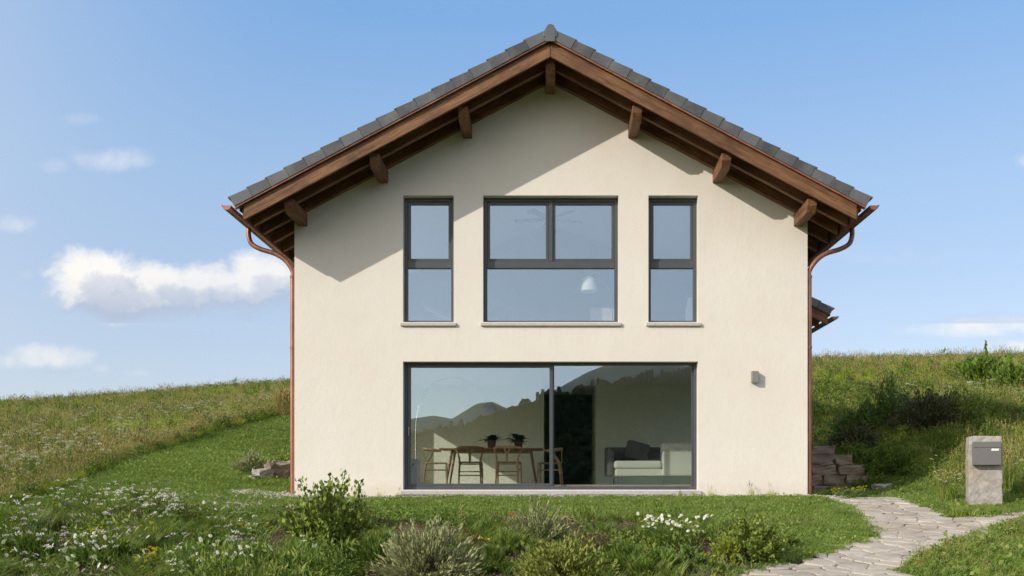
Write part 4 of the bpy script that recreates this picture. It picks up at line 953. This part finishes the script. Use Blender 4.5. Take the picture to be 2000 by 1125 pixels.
# ------------------------------------------------------------------ shrubs and perennials as single things
def shrub(name, label, cat, loc, R, Hh, ns, nl, L, Wd, lm, seed, up=.35, inner=.35, bare=.15, dome=True, sm=None, twig=.5, group=None, stemr=.007, jit=.10):
    r = np.random.default_rng(seed); root = empty(name, loc, 0, label, cat, group)
    a = r.uniform(0, 6.283, ns); e = np.arccos(1-r.uniform(0, 1, ns)*(1 if dome else .55)); f = r.uniform(.62, 1.08, ns)
    tip = np.c_[np.cos(a)*np.sin(e)*R*f, np.sin(a)*np.sin(e)*R*f, np.maximum(np.cos(e), .12)*Hh*f]; base = np.c_[r.normal(0, R*.10, (ns, 2)), np.full(ns, -.02)]
    g = GM().add(stems(base, tip, stemr, .06)); g.obj('branches', sm or M['bark'], parent=root)
    q = np.repeat(np.arange(ns), nl); u = r.uniform(bare, 1.03, ns*nl)**.75; u = u[:, None]; mid = (base+tip)/2; mid[:, :2] -= (tip-base)[:, :2]*.06
    pos = (1-u)**2*base[q]+2*u*(1-u)*mid[q]+u*u*tip[q]; dr = (tip-base)[q]; dr = dr/np.linalg.norm(dr, axis=1, keepdims=True)
    pos = pos+r.normal(0, 1, pos.shape)*R*jit*twig
    dr = dr*up*2+r.normal(0, .6, dr.shape)+np.array([0, 0, up])
    pos[:, 2] = np.maximum(pos[:, 2], .01)
    GM().add(leaves(pos, dr, L, Wd, r)).obj('foliage', lm, parent=root); return root, tip
def at(px, py):
    x, y = ground_px(px, py); return (x, y, h1(x, y))
def atd(px, d): x = (px-1075)/FPX*d; return (x, d-DC, h1(x, d-DC))
def sz(px_w, loc): return px_w/FPX*(loc[1]+DC)
# tall leafy shrub
l = atd(642, 9.7); R = sz(108, l)
root, _ = shrub('shrub', 'tall upright leafy shrub in front of the wall left of the glass door', 'shrub', l, R, sz(172, l), 56, 66, .066, .048, G['shrub'], 1, up=.5, bare=.22, dome=False, jit=.10, stemr=.008)
# grey-green lavender like bushes
for i, (px, d, rw, hh, nm, lb, mt, ns, nl, L, Wd, up) in enumerate([
    (838, 8.9, 108, 112, 'lavender_bush', 'wide grey green lavender bush at the bottom edge, left of centre', 'lavender', 210, 26, .070, .019, 1.2),
    (1102, 8.6, 106, 92, 'domed_bush', 'low dense yellow green domed bush at the bottom edge below the sliding door', 'dome', 230, 28, .055, .024, .8),
    (1048, 10.6, 74, 88, 'lavender_bush', 'small grey green bush behind the domed bush, in front of the door post', 'lavender', 120, 26, .062, .018, 1.2),
    (1462, 9.8, 80, 94, 'round_bush', 'dark round leaved bush right of the white daisies', 'shrub', 170, 30, .044, .030, .5),
    (1415, 9.5, 38, 62, 'lime_bush', 'small lime yellow bush tucked in front of the dark round bush', 'lime', 40, 26, .048, .036, .5),
    (1160, 10.1, 66, 52, 'heather_bush', 'low reddish brown heather patch between the small bush and the daisies', 'brown', 120, 26, .03, .012, .9),
    (1225, 9.3, 50, 50, 'grassy_perennial', 'feathery green clump right of the domed bush', 'weed', 90, 22, .09, .012, 1.3),
    (958, 9.2, 46, 50, 'leafy_perennial', 'broad leaved clump between the lavender and the domed bush', 'bed', 30, 24, .09, .035, .6),
    (735, 9.4, 46, 60, 'grassy_perennial', 'green feathery clump left of the wide lavender bush', 'weed', 80, 22, .08, .012, 1.3),
    (1340, 9.2, 50, 52, 'leafy_perennial', 'dark leafy clump left of the lime bush', 'dark', 50, 26, .07, .03, .7),
    (1530, 10.6, 34, 30, 'ground_cover_plant', 'small green plant in the lawn edge right of the dark round bush', 'bed', 40, 22, .05, .022, .6),
    (1285, 8.9, 62, 48, 'leafy_perennial', 'broad leaved green perennial below the daisies', 'weed', 26, 22, .10, .042, .5),
    (1392, 9.0, 44, 30, 'ground_cover_plant', 'low spreading green plant below the small lime bush', 'bed', 50, 22, .05, .026, .4),
    (690, 11.6, 52, 40, 'dark_perennial', 'dark green low clump just behind and right of the tall shrub', 'dark', 50, 28, .05, .024, .6),
    (985, 10.2, 40, 44, 'grassy_perennial', 'bright green feathery clump between the rose and the small grey bush', 'lawn', 90, 20, .09, .008, 1.5),
    (390, 10.2, 70, 48, 'dark_perennial', 'dark green mound under the white flowers in the left bed', 'weed', 70, 28, .06, .022, .9),
    (200, 9.6, 80, 52, 'feathery_perennial', 'broad feathery green clump in the left bed', 'bed', 110, 26, .08, .014, 1.2),
    (530, 8.8, 66, 40, 'feathery_perennial', 'feathery green clump at the bottom edge left of the tall shrub', 'weed', 90, 26, .09, .012, 1.2),
    (60, 9.6, 70, 66, 'feathery_perennial', 'tall feathery green clump in the left corner of the bed', 'weed', 110, 26, .09, .013, 1.3),
    ]):
    l = atd(px, d); o_ = (i*13+2)
    shrub(nm, lb, 'bush' if 'bush' in nm else 'plant', l, sz(rw, l), sz(hh, l), ns, nl, L, Wd, G[mt], o_, up=up, bare=.50, sm=G['brown'], stemr=.004, twig=.28)
# bushes on the right bank (in the shade of the house) and on the skyline
for i, (px, d, rw, hh, nm, lb, mt, ns, nl, L) in enumerate([
    (1745, 21.5, 62, 96, 'yew_bush', 'dark pointed bush standing highest on the shaded right bank', 'dark', 60, 60, .10),
    (1815, 20.4, 80, 80, 'round_shrub', 'brownish dark round bush right of the pointed one on the bank', 'maroon', 90, 60, .09),
    (1672, 19.9, 50, 56, 'round_shrub', 'purplish dark bush on top of the dry stone wall', 'maroon', 70, 60, .08),
    (1742, 18.9, 58, 64, 'round_shrub', 'feathery mid green plant beside the low end of the dry stone wall', 'weed', 90, 60, .08),
    (1702, 18.6, 34, 30, 'round_shrub', 'small feathery plant hanging over the lower courses of the dry stone wall', 'weed', 60, 40, .07),
    (1618, 20.2, 42, 44, 'round_shrub', 'small bush hanging over the dry stone wall nearest the house', 'dark', 60, 50, .08),
    (1690, 22.3, 84, 66, 'round_shrub', 'low spreading bush behind the bush on the dry stone wall', 'dark', 80, 60, .10),
    (1878, 20.4, 54, 56, 'round_shrub', 'olive bush at the right end of the shaded group', 'shrub', 60, 50, .09),
    (1930, 33.0, 60, 62, 'wild_shrub', 'loose green wild shrub below the right skyline, under the sapling', 'weed', 60, 70, .22),
    (1992, 31.0, 60, 66, 'wild_shrub', 'wild shrub below the skyline at the right edge of the picture', 'weed', 60, 70, .22),
    (1885, 35, 30, 34, 'wild_shrub', 'smallest wild shrub of the group below the right skyline, leftmost', 'weed', 40, 50, .18),
    ]):
    l = atd(px, d); shrub(nm, lb, 'shrub', l, sz(rw, l), sz(hh, l), ns, nl, L, L*.42, G[mt], 60+i, up=.6, bare=.35, stemr=.012, twig=.45, jit=.14)
l = atd(1926, 36); shrub('sapling', 'thin leafy sapling rising above the skyline shrubs on the right', 'tree', l, .35, sz(66, l), 9, 40, .16, .09, G['weed'], 88, up=1.0, bare=.4, dome=False, stemr=.02)
l = atd(490, 19.0); shrub('lavender_bush', 'grey green lavender bush beside the stones left of the house', 'bush', l, sz(46, l), sz(44, l), 150, 34, .07, .02, G['lavender'], 91, up=1.2, sm=G['brown'], stemr=.005, twig=.7)
l = atd(555, 20.5); shrub('round_shrub', 'low dark shrub above the stones at the left downpipe', 'shrub', l, sz(60, l), sz(46, l), 80, 50, .08, .035, G['shrub'], 92, up=.6, stemr=.01)
# small conifer with rusty base
l = atd(903, 10.4); root, _ = shrub('young_conifer', 'slim young shoot with yellow green top and rusty lower leaves', 'plant', l, sz(13, l), sz(92, l), 12, 90, .035, .014, G['dome'], 70, up=.4, bare=.05, dome=False, sm=G['brown'], stemr=.004, twig=1.5)
l = atd(925, 10.2); shrub('rose_bush', 'low dark bush with rust red leaves beside the young shoot', 'bush', l, sz(34, l), sz(58, l), 26, 26, .045, .028, G['rust'], 71, up=.3, sm=G['brown'], stemr=.004)
def flowers(name, label, cat, loc, R, Hh, k, kind, r_, pm_, seed, leafm='bed', ln=16, hmin=.55, group=None):
    r = np.random.default_rng(seed); root = empty(name, loc, 0, label, cat, group); a = r.uniform(0, 6.28, k); rr = np.sqrt(r.uniform(0, 1, k))*R
    p0 = np.c_[np.cos(a)*rr*.35, np.sin(a)*rr*.35, np.full(k, -.02)]; p1 = np.c_[np.cos(a)*rr, np.sin(a)*rr, Hh*r.uniform(hmin, 1, k)]
    GM().add(stems(p0, p1, .0028, .05)).obj('stems', G[leafm], parent=root); q = np.repeat(np.arange(k), ln); u = r.uniform(.02, .85, k*ln)[:, None]
    GM().add(leaves(p0[q]+(p1-p0)[q]*u+r.normal(0, R*.08, (k*ln, 3))*[1, 1, .3], np.c_[r.normal(0, 1, (k*ln, 2)), r.uniform(0, 1.1, k*ln)], .06, .018, r)).obj('leaves', G[leafm], parent=root)
    g = GM(); g.add(blob(p1, r_, r, 10) if kind == 'daisy' else puff(p1, r_, r, 18), 0)
    if kind == 'daisy': g.add(blob(p1+np.array([0, -.005, .006]), r_*.33, r, 7), 1)
    g.obj('blossoms', [G[pm_], G['petaly']], parent=root)
for i, (px, d, rw, hh, k, kind, rr, pmn, nm, lb) in enumerate([
    (1320, 10.5, 74, 66, 44, 'daisy', .020, 'petalw', 'daisy_clump', 'clump of white daisies in bloom left of the dark round bush'),
    (1278, 10.8, 36, 62, 12, 'daisy', .020, 'petalw', 'daisy_clump', 'smaller daisy clump at the left end of the white flowers'),
    (436, 8.7, 70, 62, 34, 'daisy', .023, 'petalw', 'daisy_clump', 'white daisies at the bottom edge in the left bed'),
    (596, 9.2, 40, 70, 10, 'puff', .030, 'petalw', 'white_phlox', 'white blossoms below the tall leafy shrub'),
    (270, 12.4, 72, 66, 34, 'puff', .036, 'petalw', 'white_scabious', 'tall white flower heads above the lawn edge on the left'),
    (310, 11.6, 50, 84, 16, 'puff', .034, 'petalp', 'lilac_scabious', 'pale lilac flower heads right of the tall white ones'),
    (162, 12.4, 40, 34, 60, 'puff', .034, 'petalv', 'violet_clump', 'violet blue flower clump at the upper left of the bed'),
    (82, 9.6, 60, 70, 20, 'puff', .028, 'petalp', 'lilac_clump', 'lilac and white flowers in the left corner of the bed'),
    (286, 8.9, 22, 58, 22, 'puff', .022, 'petaly', 'yellow_spike', 'yellow flowering spike in the left bed'),
    (470, 9.9, 30, 48, 7, 'puff', .034, 'petalp', 'pink_phlox', 'pale pink blossoms between the daisies and the lawn'),
    (232, 10.4, 60, 48, 14, 'puff', .022, 'petaly', 'yellow_clump', 'scattered yellow flowers left of the white scabious'),
    (500, 11.2, 40, 30, 16, 'puff', .022, 'petaly', 'yellow_clump', 'low yellow flowers at the lawn edge left of the tall shrub'),
    (968, 11.4, 26, 36, 12, 'puff', .018, 'petaly', 'yellow_clump', 'low yellow flowers right of the young shoot'),
    (1078, 11.6, 34, 40, 20, 'puff', .018, 'petaly', 'yellow_clump', 'yellow flowers behind the small grey bush'),
    (1400, 8.6, 30, 20, 6, 'puff', .018, 'petaly', 'yellow_clump', 'few yellow flowers low at the path end of the bed'),
    (1655, 15.6, 40, 24, 22, 'puff', .022, 'petaly', 'yellow_clump', 'pale yellow flowers in the verge at the bend of the path'),
    (1860, 14.8, 40, 62, 18, 'puff', .024, 'petalw', 'white_wildflower', 'white wild flowers in the grass left of the granite pillar'),
    (996, 11.4, 5, 46, 1, 'puff', .045, 'petalr', 'poppy', 'single red poppy above the bed in front of the sliding door'),
    (944, 10.0, 10, 54, 2, 'puff', .042, 'petaly', 'yellow_rose', 'two yellow roses beside the rusty leaved bush'),
    ]):
    l = atd(px, d); flowers(nm, lb, 'flower', l, sz(rw, l), sz(hh, l), k, kind, rr, pmn, 200+i)
# tall grasses by the pillar
for i, (px, d, hh, n, lb) in enumerate([(1975, 15.2, 110, 30, 'tall straw coloured grass clump right behind the granite pillar'), (1905, 15.4, 72, 16, 'dry grass clump showing left above the granite pillar'), (1850, 14.7, 60, 16, 'small dry grass clump left of the granite pillar')]):
    l = atd(px, d); r = np.random.default_rng(i+5); h_ = sz(hh, l); root = empty('tall_grass', l, 0, lb, 'grass clump')
    GM().add(blades(n*4, h_*.7, .010, .16, .35, r)).obj('blades', G['meadow'], parent=root)
    p0 = np.c_[r.normal(0, .08, (n, 2)), np.zeros(n)]; p1 = p0+np.c_[r.normal(0, .12, (n, 2)), h_*r.uniform(.75, 1.05, n)]; g = GM().add(stems(p0, p1, .0035, .1))
    for f in np.linspace(.72, 1, 9): g.add(leaves(p0+(p1-p0)*f, (p1-p0)*.5+r.normal(0, .12, (n, 3)), .05, .014, r))
    g.obj('seed_heads', G['straw'], parent=root)

# ------------------------------------------------------------------ things indoors
def chair(label, loc, rz, wm, scale=1.0):
    root = empty('wishbone_chair', (loc[0], loc[1], FL), rz, label, 'chair', 'dining chairs around the table')
    # faces +y; seat about 0.45 m
    for sx in (-1, 1):
        m = MB(); m.tube(bez([(sx*.235, .22, 0), (sx*.235, .215, .22), (sx*.225, .21, .44)], 4), [.014]*3+[.017]*3+[.016]*3, 8); m.build('front_leg', wm, root, smooth=True)
        m = MB(); m.tube(bez([(sx*.215, -.26, 0), (sx*.21, -.235, .25), (sx*.20, -.20, .44), (sx*.235, -.10, .60), (sx*.285, -.06, .70)], 4), [.015]*4+[.02]*4+[.019]*4+[.014]*5, 8); m.build('rear_leg', wm, root, smooth=True)
    m = MB(); top = [(.285*math.cos(a), -.03-.235*math.sin(a), .70+.04*math.sin(a)) for a in [math.pi*(i/14) for i in range(15)]]
    m.tube([(.28, .10, .69)]+top+[(-.28, .10, .69)], [.012]+[.017]*15+[.012], 8, flat=1.3); m.build('top_rail', wm, root, smooth=True)
    m = MB(); m.prism_y([(-.022, .44), (.022, .44), (.026, .58), (.075, .735), (.05, .74), (0, .60), (-.05, .74), (-.075, .735), (-.026, .58)], -.262, -.25); m.build('splat', wm, root, bevel=.003)
    m = MB(); m.box(-.235, .235, -.205, .215, .425, .455); m.build('seat', M['cord'], root, bevel=.012, segs=2)
    for (a, b, z) in (((-.215, .215), (.215, .215), .26), ((-.21, -.24), (.21, -.24), .18), ((-.21, -.235), (-.235, .215), .30), ((.21, -.235), (.235, .215), .30), ((-.2, -.21), (.2, -.21), .40), ((-.23, .21), (.23, .21), .41)):
        m = MB(); m.tube([(a[0], a[1], z), (b[0], b[1], z)], .011, 8); m.build('stretcher', wm, root, smooth=True)
    return root
def px_at(px, d): return (px-1075)/FPX*d
chair('dark oak wishbone chair at the left end of the dining table', (px_at(852, 19.2), 3.2), rad(-82), M['walnut'])
chair('dark oak wishbone chair seen from behind, left of the two nearest', (px_at(919, 18.6), 2.55), rad(3), M['walnut'])
chair('sunlit toned oak wishbone chair seen from behind, right of the two nearest', (px_at(993, 18.4), 2.4), rad(-4), M['oak'])  # paler copy of the wood puts sunlight into the chair's colour
chair('pale toned oak wishbone chair at the right end of the table behind the door post', (px_at(1073, 19.3), 3.25), rad(84), M['oak'])
tb = empty('dining_table', (px_at(962, 19.5), 3.4, FL), 0, 'long wooden dining table with splayed legs', 'table')
MB().box(-1.06, 1.06, -.42, .42, .715, .745).build('tabletop', M['walnut'], tb, bevel=.008)
MB().box(-.80, .80, -.30, .30, .655, .713).build('apron', M['walnut'], tb)
for sx in (-1, 1):
    for sy in (-1, 1):
        m = MB(); m.tube([(sx*.92, sy*.36, 0), (sx*.80, sy*.28, .714)], [.018, .030], 10); m.build('leg', M['walnut'], tb, smooth=True)
def potted(label, x, y, z, sc, seed, n=38):
    root = empty('potted_plant', (x, y, z), 0, label, 'house plant')
    MB().lathe([(0, 0), (.07, 0), (.095, .15), (.10, .17), (.088, .17), (.08, .13), (0, .13)]).build('pot', M['pot'], root, smooth=True)
    r = np.random.default_rng(seed); g = GM()
    for i in range(n):
        a = r.uniform(0, 6.28); L = r.uniform(.30, .50)*sc; e = r.uniform(.35, 1.35); w_ = .055; V_ = []
        for k_ in range(6):
            u = k_/5; rr = L*u*math.cos(e)*1.0+.01; zz = .14+L*u*math.sin(e)-L*.55*u*u; ww = w_*math.sin(min(1, u*1.15+.12)*3.0)*.9+.002
            c_ = np.array([math.cos(a)*rr, math.sin(a)*rr, zz]); s_ = np.array([-math.sin(a), math.cos(a), .15])*ww; V_ += [c_+s_, c_-s_]
        F_ = np.array([(2*k_, 2*k_+1, 2*k_+3, 2*k_+2) for k_ in range(5)]); g.add((np.array(V_), F_))
    g.obj('leaves', G['houseplant'], parent=root)
potted('leafy plant in a brown pot on the dining table, left one', px_at(961, 19.5), 3.35, FL+.746, .85, 1)
potted('arching plant in a brown pot on the dining table, right one', px_at(1013, 19.5), 3.4, FL+.746, 1.0, 2, 32)
# chrome arc lamp downstairs
al = empty('arc_lamp', (px_at(812, 18.0), 2.0, FL), 0, 'chrome arc floor lamp curving over the dining table', 'floor lamp')
MB().lathe([(0, 0), (.15, 0), (.15, .04), (0, .04)], n=24).build('base', M['white'], al, smooth=True)
arc = bez([(0, 0, .04), (0, 0, .8), (.02, 0, 1.3), (.14, 0, 1.72), (.38, 0, 1.98), (.72, 0, 2.06), (1.05, 0, 1.96), (1.30, 0, 1.76), (1.40, 0, 1.60)], 6)
m = MB(); m.tube(arc, .011, 8); m.build('arm', M['chrome'], al, smooth=True)
m = MB(); m.lathe([(.145, 0), (.14, .05), (.115, .10), (.07, .135), (.02, .15), (0, .15)], (1.42, 0, 1.44), 24); m.build('shade', M['chrome'], al, smooth=True)
# white unit
hu = empty('white_cabinet', (px_at(809, 17.1), 1.1, FL), 0, 'small white box unit behind the left edge of the door', 'cabinet')
MB().box(-.075, .085, -.15, .15, 0, .47).build('body', M['white'], hu, bevel=.008)
m = MB(); m.tube([(0.0, -.151, .37), (0.0, -.158, .37)], .014, 12); m.build('knob', M['darkfab'], hu)
# sofa
so = empty('sofa', (px_at(1270, 18.4), 2.3, FL), 0, 'pale green grey corner sofa with a dark back in the living room', 'sofa')
MB().box(-.72, 1.25, -.40, .75, .16, .30).build('base', M['fabric'], so, bevel=.03, segs=3)
MB().box(-.74, .17, -.43, .60, .302, .46).build('seat_cushion', M['fabric'], so, bevel=.055, segs=4)
MB().box(.18, 1.28, -.45, -.05, .165, .80).build('backrest', M['fabric'], so, bevel=.03, segs=3)
MB().box(-.86, .60, .64, .90, .16, .76).build('rear_back', M['darkfab'], so, bevel=.05, segs=3)
MB().box(-.86, -.73, -.20, .64, .16, .70).build('armrest', M['darkfab'], so, bevel=.05, segs=3)
for (a, b) in ((-.68, -.38), (.2, -.38), (1.15, -.38), (-.68, .72), (1.15, .72)): m = MB(); m.tube([(a, b, 0), (a, b, .17)], .012, 8); m.build('leg', M['darkfab'], so)
m = MB(); m.box(-.24, .24, -.07, .07, -.20, .20); cu = m.build('cushion', M['darkfab'], None, bevel=.055, segs=4); cu.location = (px_at(1245, 18.7), 2.3+.42, FL+.66); cu.rotation_euler = (rad(-16), rad(14), rad(10)); tag(cu, 'dark grey cushion leaning against the back of the sofa', 'cushion')
# upstairs
fn = empty('ceiling_fan', (px_at(1073, 17.6), 1.6, EYE+(945-428)/FPX*17.6), 0, 'five bladed ceiling fan behind the upper middle window', 'ceiling fan')
m = MB(); m.tube([(0, 0, .05), (0, 0, .50)], .012, 8); m.build('rod', M['frame'], fn)
m = MB(); m.lathe([(0, -.06), (.07, -.055), (.10, -.01), (.10, .04), (.05, .07), (0, .07)], n=20); m.build('motor', M['frame'], fn, smooth=True)
for i in range(5):
    a = rad(22+72*i); c_, s_ = math.cos(a), math.sin(a); m = MB(); pts = [(.1, -.03), (.2, -.055), (.62, -.09), (.68, -.06), (.68, .06), (.62, .09), (.2, .055), (.1, .03)]; n = len(pts)
    vs = [(x*c_-y*s_, x*s_+y*c_, .0+y*.18) for x, y in pts]+[(x*c_-y*s_, x*s_+y*c_, .01+y*.18) for x, y in pts]
    m.add(vs, [tuple(range(n-1, -1, -1)), tuple(range(n, 2*n))]+[(k, (k+1) % n, (k+1) % n+n, k+n) for k in range(n)]); m.build('blade', M['darkroom'], fn)
UF = 2.80
rl = empty('reading_lamp', (px_at(1196, 17.4), 1.4, UF), 0, 'arched floor lamp with a white cone shade behind the upper middle window', 'floor lamp')
MB().lathe([(0, 0), (.12, 0), (.12, .02), (0, .02)], n=20).build('base', M['frame'], rl, smooth=True)
m = MB(); m.tube(bez([(0, 0, 0.02), (0, 0, .7), (-.04, 0, 1.0), (-.16, 0, 1.22), (-.30, 0, 1.30), (-.42, 0, 1.25)], 6), .008, 8); m.build('stem', M['frame'], rl, smooth=True)
m = MB(); m.lathe([(.175, 0), (.165, .02), (.105, .24), (.06, .275), (0, .28)], (-.44, 0, .99), 28); m.build('shade', M['shade'], rl, smooth=True)
bh = empty('armchair', (px_at(1178, 17.8), 1.9, UF), 0, 'rose beige armchair back below the arched lamp upstairs', 'armchair')
MB().box(-.26, .30, -.30, -.18, .12, .73).build('backrest', M['pink'], bh, bevel=.03, segs=3)
MB().box(-.26, .30, -.18, .35, .12, .42).build('seat', M['pink'], bh, bevel=.03, segs=3)
for a in (-.22, .26):
    for b in (-.26, .3): m = MB(); m.tube([(a, b, 0), (a, b, .12)], .014, 8); m.build('leg', M['walnut'], bh)
cb = empty('low_cabinet', (px_at(972, 18), 2.0, UF), 0, 'low grey cabinet behind the lower left of the upper middle window', 'cabinet')
MB().box(-.24, .16, -.2, .2, 0, .74).build('carcass', M['lampgrey'], cb, bevel=.005); MB().box(-.23, .15, -.212, -.201, .02, .72).build('front', M['lampgrey'], cb, bevel=.003)
wd = empty('bedside_lamp', (px_at(1349, 17.2), 1.2, UF), 0, 'pale rounded lamp behind the lower right of the right upper window', 'lamp')
m = MB(); m.lathe([(0, .0), (.10, .0), (.10, .45), (.085, .62), (.05, .78), (0, .80)], n=20); m.build('shade', M['shade'], wd, smooth=True)
m = MB(); m.box(-.13, .13, -.13, .13, -.0, .0) if False else None
MB().lathe([(0, -.0), (.11, -.0), (.11, -.02), (0, -.02)], n=20).build('foot', M['frame'], wd)
wd.location.z = UF+.05
